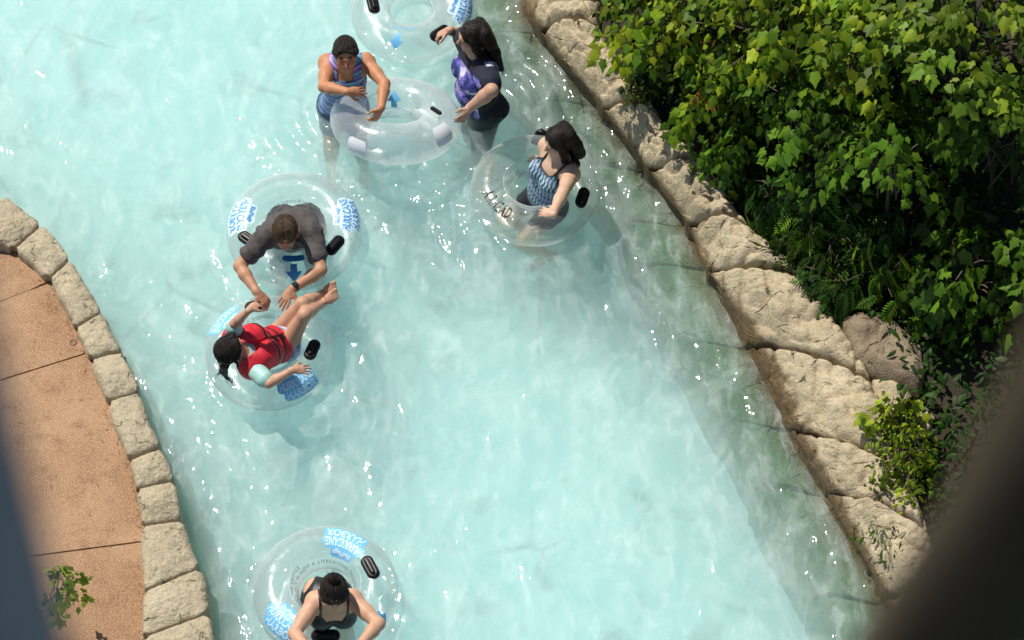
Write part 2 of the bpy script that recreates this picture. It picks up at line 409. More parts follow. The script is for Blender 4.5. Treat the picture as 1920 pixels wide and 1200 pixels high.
def boulder(label, pts, z0, z1, seed, mat):
    """closed boulder whose plan outline is a ring of ground points"""
    ring = np.array(pts); n = len(ring)
    tt = np.linspace(0, n, 73)[:-1]
    ext = np.concatenate([ring[-1:], ring, ring[:2]], 0)
    rr = catmull(ext, tt + 1)
    cen = rr.mean(0)
    rows = []
    ph = np.linspace(0, PI / 2, 26)
    for k, a in enumerate(ph):
        s = math.cos(a) ** 0.55 if a < PI / 2 - 1e-6 else 0.0
        z = z0 + (z1 - z0) * math.sin(a) ** 0.8
        rows.append(np.concatenate([cen[:2] + (rr[:, :2] - cen[:2]) * s, np.full((72, 1), z)], 1))
    pos = np.stack(rows, 0); pos = np.concatenate([pos[:1] * V(1, 1, 0) + V(0, 0, z0 - 0.5), pos], 0)
    n1 = fbm(pos * 3.5 + seed, 3); n2 = fbm(pos * 11 + seed, 3)
    pos[1:, :, 2] += (0.08 * n1 + 0.025 * n2)[1:]
    pos[..., 0] += 0.05 * n1; pos[..., 1] += 0.04 * np.roll(n1, 9, 1)
    nu = len(pos)
    idx = np.arange(nu * 72).reshape(nu, 72); nx = np.roll(idx, -1, 1)
    f = np.stack([idx[:-1], nx[:-1], nx[1:], idx[1:]], -1).reshape(-1, 4)
    o = mesh_obj('boulder', pos.reshape(-1, 3), f, mat)
    return tag(o, label, 'boulder', 'brown boulders behind the rock bank')
boulder('large round brown boulder wedged between the widest rock block and the shrubs',
        [P(1575, 612, .3), P(1610, 598, .3), P(1665, 606, .3), P(1708, 640, .3), P(1735, 700, .3), P(1728, 745, .3), P(1690, 742, .3), P(1640, 720, .3), P(1606, 690, .3), P(1588, 655, .3)], 0.3, 0.52, 3.0, M['boulder'])
boulder('small sandy boulder half hidden under the bigger round boulder and the bush',
        [P(1632, 712, .3), P(1670, 722, .3), P(1722, 748, .3), P(1760, 790, .3), P(1735, 822, .3), P(1682, 806, .3), P(1645, 768, .3)], 0.25, 0.42, 8.0, M['rock'])

# soil bank behind the rocks
t = np.linspace(0, len(J) - 1, 90); Il = catmull(JI, t)
Il = np.concatenate([Il[:1] + V(-2.5, 6.0, 0), Il, Il[-1:] + V(2, -5, 0)], 0)
off = np.linspace(0, 1, 40) ** 1.6 * 13
pos = Il[:, None, :] + off[None, :, None] * V(0.93, 0.36, 0)
pos[..., 2] = 0.30 - 0.25 * np.exp(-off / 0.08)[None, :] + 0.10 * np.minimum(off, 4)[None, :] + 0.10 * fbm(pos * 1.7, 3)
o = mesh_obj('soil_bank', pos.reshape(-1, 3), grid_faces(*pos.shape[:2])[:, ::-1], M['soil']); tag(o, kind='structure')

# ------------------------------------------------------------------ coping stones on the left
ZS = 0.21
outer = [(-130, 262), (-62, 312), (2, 368), (75, 421), (129, 485), (188, 586), (223, 658), (256, 735), (297, 838), (322, 901), (337, 974), (368, 1066), (384, 1150), (396, 1250), (402, 1350)]
inner = [(-190, 330), (-118, 385), (-38, 440), (28, 462), (93, 518), (143, 611), (172, 669), (204, 750), (244, 858), (260, 914), (270, 982), (275, 1104), (277, 1190), (279, 1270), (280, 1370)]
OUT = np.array([P(*p, ZS) for p in outer]); INN = np.array([P(*p, ZS) for p in inner])
OUT, INN = OUT + (OUT - INN) * 0.10, INN - (OUT - INN) * 0.09
STONE_LABELS = [None, None,
    'worn tan coping stone at the left edge of the photo beside the darkest path corner', 'squarish tan coping stone just below the one at the left picture edge',
    'long tan coping stone with a chipped water edge above the path drain ring', 'short coping stone beside the upper sawn path joint',
    'tan coping stone between path joint and girl in the red vest', 'long coping stone with a ragged inner edge, straight left of the ponytail',
    'smallest squarish coping stone halfway down the path', 'small coping stone right above the longest stone',
    'longest coping stone with a rounded lower end beside the lower path joint', 'broad coping stone below the longest one', 'lowest coping stone cut by the bottom edge of the photo', None]
def coping(i, label):
    nu, nv = 44, 44
    a = np.linspace(0, 1, nu); b = np.linspace(0, 1, nv)
    O = catmull(OUT, i + a); I = catmull(INN, i + a)
    pos = I[:, None, :] * (1 - b)[None, :, None] + O[:, None, :] * b[None, :, None]
    Lu = np.linalg.norm(O[-1] - O[0] + I[-1] - I[0]) / 2; Lv = np.linalg.norm(O[0] - I[0])
    R = 0.05
    def prof(x, Lx, r0=R, r1=R):
        d0 = x * Lx; d1 = (1 - x) * Lx
        f = lambda d, r: np.where(d < r, r - np.sqrt(np.clip(r * r - (r - d) ** 2, 0, None)), 0)
        return f(d0, r0) + f(d1, r1)
    rs = np.random.RandomState(i); r = 0.022 + 0.03 * rs.rand(4)
    drop = np.maximum(0.75 * prof(a, Lu, r[0] * .8, r[1])[:, None], prof(b, Lv, r[2] , r[3])[None, :])
    drop = np.maximum(drop, 0) + 0.25 * np.minimum(prof(a, Lu)[:, None], prof(b, Lv)[None, :])
    q = pos.copy(); n1 = fbm(q * 4 + i * 3.3, 3); n2 = fbm(q * 16 + i, 3)
    rug = np.abs(noise3(q * V(26, 26, 9) + i))
    dome = 0.035 * np.sin(PI * a)[:, None] * np.sin(PI * b)[None, :]
    pos[..., 2] += dome - drop * 1.25 + 0.028 * n1 + 0.011 * n2 - 0.013 * rug
    # shrink along the joint so that a gap stays open, ragged outline
    cen = pos.mean((0, 1)); lat = nrm((O[-1] - O[0]) * V(1, 1, 0)); wid = nrm((O[0] - I[0]) * V(1, 1, 0))
    ua = (2 * a - 1)[:, None]; ub = (2 * b - 1)[None, :]
    edge = np.maximum(np.abs(ua), np.abs(ub)) ** 4
    # round the plan corners
    cut = np.clip(np.abs(ua) + np.abs(ub) - 1.72, 0, 1) ** 1.2 * 0.13
    pos[..., :2] -= (lat[:2] * np.sign(ua)[..., None] + wid[:2] * np.sign(ub)[..., None]) * cut[..., None]
    pos[..., :2] -= lat[:2] * (ua ** 5 * 0.002)[..., None]
    pos[..., :2] += (lat[:2] * (n1 * 0.015 * edge)[..., None] + wid[:2] * (np.roll(n1, 7, 0) * 0.022 * edge)[..., None])
    # skirts
    zb = -0.14
    top = pos
    P2 = np.pad(top, ((1, 1), (1, 1), (0, 0)), mode='edge')
    cxy = cen
    for sl in ((0, slice(None)), (-1, slice(None)), (slice(None), 0), (slice(None), -1)):
        P2[sl][..., 2] = zb
    P2[..., :2] = np.where((P2[..., 2:3] <= zb + 1e-6), P2[..., :2] + 0.02 * (P2[..., :2] - cxy[:2]), P2[..., :2])
    o = mesh_obj('coping_stone', P2.reshape(-1, 3), grid_faces(nu + 2, nv + 2), M['coping'])
    return tag(o, label, 'coping stone', 'coping stones edging the path')
for i in range(len(outer) - 1):
    coping(i, STONE_LABELS[i] or ('worn tan coping stone beyond the upper left edge of the photo' if i < 2 else 'worn tan coping stone beyond the bottom edge of the photo'))
# pool wall under the coping
t = np.linspace(0, len(outer) - 1, 120); Ol = catmull(OUT, t); Iw = catmull(INN, t)
rows = []
for zz, k in ((FLOOR_Z - 0.02, 0.22), (-0.5, 0.10), (-0.2, 0.03), (-0.02, -0.03), (0.06, -0.05), (0.06, -0.25)):
    dirw = (Ol - Iw); dirw[:, 2] = 0; dirw /= np.linalg.norm(dirw, axis=1)[:, None]
    q = Ol + dirw * k; q[:, 2] = zz; rows.append(q)
pos = np.stack(rows, 1); pos[..., :2] += (0.015 * fbm(pos * 5, 3))[..., None]
def mat_wall():
    m = NT('submerged_wall'); g = m.n('NewGeometry').outputs['Position']; n = m.noise(g, 6, 5, 0.6)
    m.set(Base_Color=m.mix(n, (0.05, 0.12, 0.06), (0.16, 0.24, 0.14)), Roughness=0.7, Normal=m.bump(n, 0.5, 0.02)); return m.m
o = mesh_obj('pool_wall', pos.reshape(-1, 3), grid_faces(120, len(rows)), mat_wall())
tag(o, 'stained pool wall below the row of coping stones', 'wall')

# ------------------------------------------------------------------ path slabs
ZP = 0.115
edge_t = np.linspace(0, len(inner) - 1, 160)
edge = np.array([P(*catmull(np.array([(x, y, 0) for x, y in inner]), [tt])[0][:2], ZP) for tt in edge_t]) + V(0.05, 0, 0)
def on_joint(a, b):
    A, B = P(*a, ZP), P(*b, ZP); d = nrm(A - B); return A, B, d
joints = [(None), on_joint((-200, 300), (-150, 290)), on_joint((0, 566), (95, 528)), on_joint((0, 713), (150, 666)), on_joint((95, 1038), (262, 1016)), on_joint((100, 1440), (280, 1430))]
def cross(edge, B, d):
    nn = V(-d[1], d[0], 0); s = (edge - B) @ nn
    k = np.nonzero(np.sign(s[:-1]) != np.sign(s[1:]))[0]; return int(k[0]) if len(k) else None
cuts = [cross(edge, B, d) for (A, B, d) in joints[1:]]
for k in range(len(joints) - 2):
    (A0, B0, d0), (A1, B1, d1) = joints[1 + k], joints[2 + k]
    i0, i1 = cuts[k], cuts[k + 1]
    if i0 is None: i0 = 0
    if i1 is None: i1 = len(edge) - 1
    seg = edge[i0 + 1:i1 + 1]
    g = 0.006
    def onl(B, d, pt): return B + d * ((pt - B) @ d)
    n0 = nrm(V(-d0[1], d0[0], 0)); n0 = n0 * (1 if n0[1] < 0 else -1); n1_ = nrm(V(-d1[1], d1[0], 0)); n1_ = n1_ * (1 if n1_[1] > 0 else -1)
    top = [onl(B0, d0, seg[0]) + n0 * g]; bot = [onl(B1, d1, seg[-1]) + n1_ * g]
    jag = lambda p, q, n, seed, amp: [p + (q - p) * (i / 60) + n * amp * float(noise3(V(i * 0.9, seed, 0)[None])[0]) for i in range(61)]
    far0 = B0 + d0 * 7 + n0 * g; far1 = B1 + d1 * 7 + n1_ * g
    amp = 0.02 if k in (0, ) else 0.0
    amp0 = 0.02 if k == 1 else 0.0
    poly = jag(far0, top[0], n0, 1.5, amp0 + 0.002) + list(seg) + jag(bot[0], far1, n1_, 1.5, amp + 0.002)
    poly = np.array(poly); poly[:, 2] = ZP
    n = len(poly); low = poly.copy(); low[:, 2] = ZP - 0.1
    bm = bmesh.new(); vs = [bm.verts.new(p) for p in poly]; lo = [bm.verts.new(p) for p in low]
    try:
        f = bm.faces.new(vs)
        for j in range(n): bm.faces.new((vs[j], lo[j], lo[(j + 1) % n], vs[(j + 1) % n]))
        bmesh.ops.triangulate(bm, faces=[f]); bmesh.ops.recalc_face_normals(bm, faces=bm.faces[:])
    except ValueError: pass
    me = bpy.data.meshes.new('path'); bm.to_mesh(me); bm.free(); me.materials.append(M['path'])
    o = bpy.data.objects.new('path', me); COL.objects.link(o); tag(o, kind='structure')
# ground under and beyond the path
e2 = np.concatenate([edge[:1] + V(-6, 8, 0), edge, edge[-1:] + V(0, -8, 0)], 0) + V(0.10, 0, 0)
offs = np.array([0, 0.02, 0.5, 2, 6, 16, 40.]); pos = e2[:, None, :] + offs[None, :, None] * V(-1, -0.25, 0)
pos[..., 2] = ZP - 0.03; pos[:, 0, 2] = -0.3
pos[:, 3:, 2] = ZP - 0.03
o = mesh_obj('ground', pos.reshape(-1, 3), grid_faces(*pos.shape[:2]), M['soil']); tag(o, kind='structure')
# floor ring set into the path by the coping
dr = empty('drain_cap', P(137, 642, ZP)); tag(dr, 'small round metal drain cap set in the path beside the coping', 'drain')
vs, fs = [], []
for k in range(24):
    a = 2 * PI * k / 24
    for (r, z) in ((0.028, 0.0), (0.026, 0.006), (0.020, 0.006), (0.018, 0.002)): vs.append(P(137, 642, ZP) + V(r * math.cos(a), r * math.sin(a), z))
for k in range(24):
    for j in range(3): fs.append((k * 4 + j, ((k + 1) % 24) * 4 + j, ((k + 1) % 24) * 4 + j + 1, k * 4 + j + 1))
fs.append([k * 4 + 3 for k in range(24)])
mesh_obj('rim', vs, fs, mat_plain('rusty_metal', (0.22, 0.13, 0.07), 0.6, 0.3), dr)
# dry needles and twigs along the foot of the coping
vs, fs = [], []
for k in range(520):
    i = rnd.randrange(20, 150); e = edge[i] + V(-abs(rnd.gauss(0, 0.05)) - 0.02, rnd.gauss(0, .02), 0.004 + rnd.random() * .01)
    if rnd.random() < 0.06: e = e + V(-abs(rnd.gauss(0, 0.5)), 0, 0)
    a = rnd.uniform(0, PI); L = rnd.uniform(.006, .028); wd = rnd.uniform(.001, .003)
    d = V(math.cos(a), math.sin(a), 0); q = V(-d[1], d[0], 0) * wd; b = len(vs)
    vs += [e - d * L - q * .2, e + q, e + d * L + V(0, 0, .004), e - q]; fs.append((b, b + 1, b + 2, b + 3))
o = mesh_obj('leaf_litter', vs, fs, mat_plain('dry_litter', (0.16, 0.085, 0.035), 0.9, 0.6, 8)); tag(o, kind='stuff')
# ================================================================== PLANTS
def leaf_maple():
    half = [(0, 0), (.18, -.07), (.36, .03), (.31, .17), (.40, .26), (.50, .45), (.35, .47), (.31, .58), (.20, .66), (.13, .80), (0, 1.0)]
    pts = half + [(-x, y) for x, y in half[-2:0:-1]]
    v = [(0, .33, 0)]
    for x, y in pts: v.append((x, y, -.28 * abs(x) ** 1.2 - .16 * max(0, y - .35) ** 1.5 - .05 * y))
    n = len(pts); f = [(0, 1 + i, 1 + (i + 1) % n) for i in range(n)]
    return np.array(v), np.array(f)
def leaf_ovate(w=.26, droop=.25):
    v = [(0, 0, 0), (w * .8, .25, -.06), (w, .5, -.10), (w * .55, .8, -.14 - droop * .3), (0, 1, -.1 - droop * .6), (-w * .55, .8, -.14 - droop * .3), (-w, .5, -.10), (-w * .8, .25, -.06), (0, .5, 0)]
    f = [(8, i, (i + 1) % 8) for i in range(8)]
    return np.array(v), np.array(f)
def leaf_frond(n=8):
    v, f = [], []
    for k in range(n):
        y = .12 + .82 * k / (n - 1); L = .34 * math.sin(PI * (.18 + .72 * k / (n - 1))) + .06; zb = -.35 * y ** 2.2
        for s in (-1, 1):
            b = len(v); tip = (s * L, y + L * .42, zb - .22 * L); mid = (s * L * .5, y + L * .21, zb - .03)
            v += [(0, y - .012, zb), (mid[0], mid[1] - .05, mid[2]), tip, (mid[0], mid[1] + .05, mid[2])]; f += [(b, b + 1, b + 2), (b, b + 2, b + 3)]
    b = len(v); v += [(0, .92, -.28), (.045, 1.05, -.36), (0, 1.2, -.5), (-.045, 1.05, -.36)]; f += [(b, b + 1, b + 2), (b, b + 2, b + 3)]
    for k in range(6):
        y0, y1 = k / 6, (k + 1) / 6; b = len(v)
        v += [(-.008, y0, -.35 * y0 ** 2.2), (.008, y0, -.35 * y0 ** 2.2), (.008, y1, -.35 * y1 ** 2.2), (-.008, y1, -.35 * y1 ** 2.2)]; f += [(b, b + 1, b + 2), (b, b + 2, b + 3)]
    return np.array(v), np.array(f)
LEAF = {'maple': leaf_maple(), 'ovate': leaf_ovate(), 'lance': leaf_ovate(.10, .5), 'frond': leaf_frond()}
def leaves_mesh(kind, pos, dirs, ups, size, cols):
    tv, tf = LEAF[kind]; N = len(pos)
    y = dirs / np.linalg.norm(dirs, axis=1)[:, None]
    x = np.cross(y, ups); x /= np.linalg.norm(x, axis=1)[:, None] + 1e-9
    z = np.cross(x, y)
    q = np.random.RandomState(N); wx = q.uniform(.62, 1.08, N)[:, None, None]; fz = q.uniform(.2, 2.6, N)[:, None, None]; sk = q.normal(0, .12, N)[:, None, None]
    t = tv[None]; vv = pos[:, None, :] + size[:, None, None] * ((t[..., 0:1] * wx + sk * t[..., 1:2] ** 2) * x[:, None] + t[..., 1:2] * y[:, None] + t[..., 2:3] * fz * z[:, None])
    ff = tf[None] + (np.arange(N) * len(tv))[:, None, None]
    cc = np.repeat(cols[:, None, :], len(tv), 1)
    return vv.reshape(-1, 3), ff.reshape(-1, 3), cc.reshape(-1, 3)
def tube_pts(path, r0, r1, seg=6):
    path = np.asarray(path, float); n = len(path); vs, fs = [], []
    for i in range(n):
        d = nrm(path[min(i + 1, n - 1)] - path[max(i - 1, 0)]); a = nrm(np.cross(d, V(0.3, 0.2, 1) if abs(d[2]) < .95 else V(1, 0, 0))); b = np.cross(d, a)
        r = r0 + (r1 - r0) * i / (n - 1)
        for k in range(seg): vs.append(path[i] + r * (math.cos(2 * PI * k / seg) * a + math.sin(2 * PI * k / seg) * b))
    for i in range(n - 1):
        for k in range(seg): fs.append((i * seg + k, i * seg + (k + 1) % seg, (i + 1) * seg + (k + 1) % seg, (i + 1) * seg + k))
    fs.append([(n - 1) * seg + k for k in range(seg)])
    return vs, fs
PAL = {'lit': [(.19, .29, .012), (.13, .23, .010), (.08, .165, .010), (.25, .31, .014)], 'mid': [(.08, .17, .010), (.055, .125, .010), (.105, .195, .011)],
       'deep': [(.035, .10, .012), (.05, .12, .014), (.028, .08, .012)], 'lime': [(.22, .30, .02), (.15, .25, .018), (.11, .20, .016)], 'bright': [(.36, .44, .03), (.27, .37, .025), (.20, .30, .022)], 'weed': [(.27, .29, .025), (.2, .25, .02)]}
def plant(name, label, cat, group, cpx, cz, rad, nl, leaf, size, pal, seed, per=12, base=None, thick=.03, droop=.35, red=0.0, spray=0.32):
    rs = np.random.RandomState(seed)
    cen = P(*cpx, cz); rad = np.array(rad)
    if base is None: base = V(cen[0] + .1, cen[1] + .1, 0.2)
    root = empty(name, base); tag(root, label, cat, group)
    tv, tf = [], []
    def add(path, r0, r1, seg=6):
        a, f = tube_pts(path, r0, r1, seg); b = len(tv); tv.extend(a); tf.extend([tuple(i + b for i in q) for q in f])
    fork = base * .45 + cen * .55 - V(0, 0, rad[2] * .35)
    add([base - V(0, 0, .25), base, base * .5 + fork * .5 + V(*rs.normal(0, .05, 2), 0), fork, cen + V(0, 0, rad[2] * .2)], thick, thick * .35, 7)
    pos, dr, up, cl = [], [], [], []
    pal = np.array(PAL[pal])
    for k in range(nl):
        d = nrm(rs.normal(size=3)); d[2] = abs(d[2]) * .9 - .25 + .2 * rs.rand()
        rr = rs.uniform(.45, 1.05) if rs.rand() < .45 else rs.uniform(.8, 1.08)
        tip = cen + d * rad * rr
        st = fork * (1 - .5) + cen * .5 + V(*rs.normal(0, .06, 3))
        mid = st * .45 + tip * .55 + V(0, 0, .10 * rad[2] + .04)
        add([st, mid, tip], thick * .3, .004, 4)
        out = nrm((tip - mid) * V(1, 1, .5) + V(0, 0, -.15)); L = spray * rs.uniform(.7, 1.25)
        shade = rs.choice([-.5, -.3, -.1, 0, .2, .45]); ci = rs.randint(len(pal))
        isred = rs.rand() < red
        per_ = per + 3
        for j in range(per_):
            f = (j + .5) / per_
            sidev = nrm(np.cross(out, V(0, 0, 1))) * (1 if j % 2 else -1)
            p = tip + out * (f - .35) * L - V(0, 0, droop * .5 * (f * L) ** 1.3) + sidev * .03 + rs.normal(0, .025, 3)
            dd = nrm(out * (.35 + .6 * f) + sidev * rs.uniform(.3, 1.1) + V(0, 0, -droop * rs.uniform(.5, 1.6)) + rs.normal(0, .15, 3))
            uu = nrm(V(-.1, 0, 1) + rs.normal(0, .42, 3) + out * .35)
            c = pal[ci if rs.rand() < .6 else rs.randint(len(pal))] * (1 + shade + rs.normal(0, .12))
            if isred and j < 4: c = np.array((.42, .10, .02)) if j < 3 else np.array((.35, .22, .03))
            pos.append(p); dr.append(dd); up.append(uu); cl.append(np.clip(c, .004, .6))
    n = len(pos)
    v, f, c = leaves_mesh(leaf, np.array(pos), np.array(dr), np.array(up), size * .76 * rs.uniform(.5, 1.35, n), np.array(cl))
    mesh_obj('trunk' if cat == 'tree' else 'stems', tv, tf, M['bark'], root)
    mesh_obj('crown' if cat == 'tree' else 'foliage', v, f, M['leaf'], root, smooth=False, col=c)
    return root
G_M, G_S, G_B = 'maple saplings leaning over the rock bank', 'fern leaved sumac shrubs at the rock edge', 'low bushes at the rock edge'
T = 'tree'; S = 'shrub'
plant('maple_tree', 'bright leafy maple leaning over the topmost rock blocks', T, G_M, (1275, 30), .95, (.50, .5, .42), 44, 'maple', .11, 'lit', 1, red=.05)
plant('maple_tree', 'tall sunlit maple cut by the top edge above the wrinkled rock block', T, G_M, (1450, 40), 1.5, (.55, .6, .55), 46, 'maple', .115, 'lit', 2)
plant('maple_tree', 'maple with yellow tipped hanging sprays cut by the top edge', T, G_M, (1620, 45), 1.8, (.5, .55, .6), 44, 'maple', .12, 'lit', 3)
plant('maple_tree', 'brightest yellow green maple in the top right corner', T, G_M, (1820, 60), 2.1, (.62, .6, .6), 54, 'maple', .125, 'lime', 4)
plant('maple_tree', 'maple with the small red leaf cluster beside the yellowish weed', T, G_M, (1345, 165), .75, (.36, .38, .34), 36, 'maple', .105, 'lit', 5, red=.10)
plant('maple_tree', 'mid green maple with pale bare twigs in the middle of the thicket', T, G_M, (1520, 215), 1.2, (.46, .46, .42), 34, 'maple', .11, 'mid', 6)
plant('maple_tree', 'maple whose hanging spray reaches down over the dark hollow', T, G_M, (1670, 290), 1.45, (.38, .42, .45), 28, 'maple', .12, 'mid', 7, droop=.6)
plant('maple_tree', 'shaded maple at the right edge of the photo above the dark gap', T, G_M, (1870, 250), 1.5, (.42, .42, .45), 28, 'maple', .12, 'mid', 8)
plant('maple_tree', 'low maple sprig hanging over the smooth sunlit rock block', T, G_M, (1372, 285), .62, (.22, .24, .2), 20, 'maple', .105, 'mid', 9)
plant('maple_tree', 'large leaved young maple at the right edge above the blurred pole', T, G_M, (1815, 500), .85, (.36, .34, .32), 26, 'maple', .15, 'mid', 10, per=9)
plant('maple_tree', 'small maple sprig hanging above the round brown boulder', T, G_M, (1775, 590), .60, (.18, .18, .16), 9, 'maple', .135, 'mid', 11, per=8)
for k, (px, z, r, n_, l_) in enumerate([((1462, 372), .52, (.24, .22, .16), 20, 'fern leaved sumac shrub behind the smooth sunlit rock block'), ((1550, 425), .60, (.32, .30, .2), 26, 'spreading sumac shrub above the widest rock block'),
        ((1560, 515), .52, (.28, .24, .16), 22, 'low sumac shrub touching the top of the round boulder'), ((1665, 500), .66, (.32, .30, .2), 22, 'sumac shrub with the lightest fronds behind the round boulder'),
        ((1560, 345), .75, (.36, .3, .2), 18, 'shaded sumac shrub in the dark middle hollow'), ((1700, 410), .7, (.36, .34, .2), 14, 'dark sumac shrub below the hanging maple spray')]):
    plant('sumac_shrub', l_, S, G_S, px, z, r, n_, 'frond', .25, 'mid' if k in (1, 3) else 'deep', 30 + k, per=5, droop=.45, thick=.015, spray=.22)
plant('leafy_bush', 'light green bush growing against the rocks below the round boulder', S, G_B, (1688, 850), .52, (.22, .30, .17), 46, 'ovate', .085, 'bright', 50, per=12, thick=.012, spray=.2)
plant('leafy_bush', 'young maple seedlings sprouting over the top of the light green bush', S, G_B, (1680, 775), .60, (.22, .12, .12), 14, 'maple', .11, 'bright', 51, per=6, thick=.01, spray=.18)
plant('vine_sprig', 'thin vine sprig dangling over the lowest rock blocks', 'vine', None, (1655, 1015), .38, (.14, .16, .05), 12, 'ovate', .06, 'mid', 52, per=5, thick=.006, spray=.16)
plant('weed', 'tiny yellowish weed tuft on the rocks near the top', 'weed', None, (1197, 165), .46, (.10, .11, .08), 22, 'ovate', .05, 'weed', 53, per=8, thick=.005, spray=.08)
plant('willowy_shrub', 'dark narrow leaved shrub beside the yellowish weed', S, G_B, (1225, 125), .55, (.17, .16, .14), 26, 'lance', .13, 'deep', 54, per=9, thick=.008, spray=.14)
plant('ivy_shrub', 'small leaved dark shrub filling the gap above the short rock block', S, G_B, (1402, 335), .46, (.17, .14, .10), 24, 'ovate', .055, 'mid', 55, per=10, thick=.006, spray=.14)
plant('ivy_shrub', 'small leaved dark shrub creeping behind the short cracked rock block', S, G_B, (1492, 462), .46, (.16, .14, .08), 22, 'ovate', .06, 'deep', 56, per=10, thick=.006, spray=.14)
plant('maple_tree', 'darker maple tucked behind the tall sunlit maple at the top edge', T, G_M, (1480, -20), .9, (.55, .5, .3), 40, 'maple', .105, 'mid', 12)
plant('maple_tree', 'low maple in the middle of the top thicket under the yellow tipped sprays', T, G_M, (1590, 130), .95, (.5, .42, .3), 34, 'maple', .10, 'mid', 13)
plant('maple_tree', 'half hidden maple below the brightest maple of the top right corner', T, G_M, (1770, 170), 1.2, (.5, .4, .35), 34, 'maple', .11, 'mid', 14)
# beyond the frame, where the photo's thicket goes on
plant('maple_tree', 'maple standing beyond the top edge of the photo', T, G_M, (1330, -170), 1.4, (.6, .6, .5), 36, 'maple', .12, 'mid', 60)
plant('maple_tree', 'maple standing beyond the top right of the photo', T, G_M, (1680, -190), 2.0, (.7, .7, .6), 36, 'maple', .13, 'mid', 61)
plant('maple_tree', 'maple standing beyond the right edge of the photo', T, G_M, (2080, 180), 1.8, (.6, .7, .6), 36, 'maple', .13, 'mid', 62)
plant('maple_tree', 'maple standing beyond the right edge beside the blurred pole', T, G_M, (2030, 430), 1.2, (.5, .5, .5), 30, 'maple', .13, 'mid', 63)
# undergrowth: nobody could count it
rs = np.random.RandomState(9); N = 9000
tt = rs.uniform(1, 11, N); e = catmull(JI, tt); of = np.abs(rs.normal(0, 2.1, N)) + .16
pp = e + of[:, None] * V(.93, .36, 0); pp[:, 2] = .30 + .10 * np.minimum(of, 4) + rs.uniform(.0, .3, N) * np.minimum(1, of / .3)
dd = rs.normal(size=(N, 3)); dd[:, 2] = -.2; uu = rs.normal(0, .4, (N, 3)) + V(0, 0, 1)
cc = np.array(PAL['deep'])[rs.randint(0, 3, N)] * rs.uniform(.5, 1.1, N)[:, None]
v, f, c = leaves_mesh('ovate', pp, dd, uu, rs.uniform(.04, .10, N), cc)
o = mesh_obj('undergrowth', v, f, M['leaf'], None, False, c); tag(o, kind='stuff')
# sapling by the path
plant('maple_sapling', 'small bright green maple sapling beside the blurred post on the path', 'sapling', None, (118, 1112), .75, (.10, .20, .12), 13, 'maple', .095, 'bright', 70, per=5, thick=.008, spray=.16, base=P(40, 1230, .1))
# ================================================================== SWIM TUBES
def text2d(body, size=1.0, bold=0.0, spacing=1.0, outline=0.0):
    cu = bpy.data.curves.new('lettering_curve', 'FONT'); cu.body = body; cu.size = size; cu.align_x = 'CENTER'; cu.align_y = 'CENTER'
    cu.offset = bold; cu.space_character = spacing; cu.resolution_u = 3
    if outline: cu.fill_mode = 'NONE'; cu.bevel_depth = outline; cu.bevel_resolution = 0
    ob = bpy.data.objects.new('lettering_tmp', cu); COL.objects.link(ob)
    bpy.context.view_layer.update()
    me = bpy.data.meshes.new_from_object(ob)
    v = np.array([tuple(x.co) for x in me.vertices])[:, :2]; f = [tuple(p.vertices) for p in me.polygons]
    bpy.data.objects.remove(ob); bpy.data.curves.remove(cu); bpy.data.meshes.remove(me)
    v[:, 0] -= (v[:, 0].min() + v[:, 0].max()) / 2; v[:, 1] -= (v[:, 1].min() + v[:, 1].max()) / 2
    return v, f
def fit(v, wdt, hgt):
    s = v.copy(); s[:, 0] *= wdt / np.ptp(v[:, 0]); s[:, 1] *= hgt / np.ptp(v[:, 1]); return s
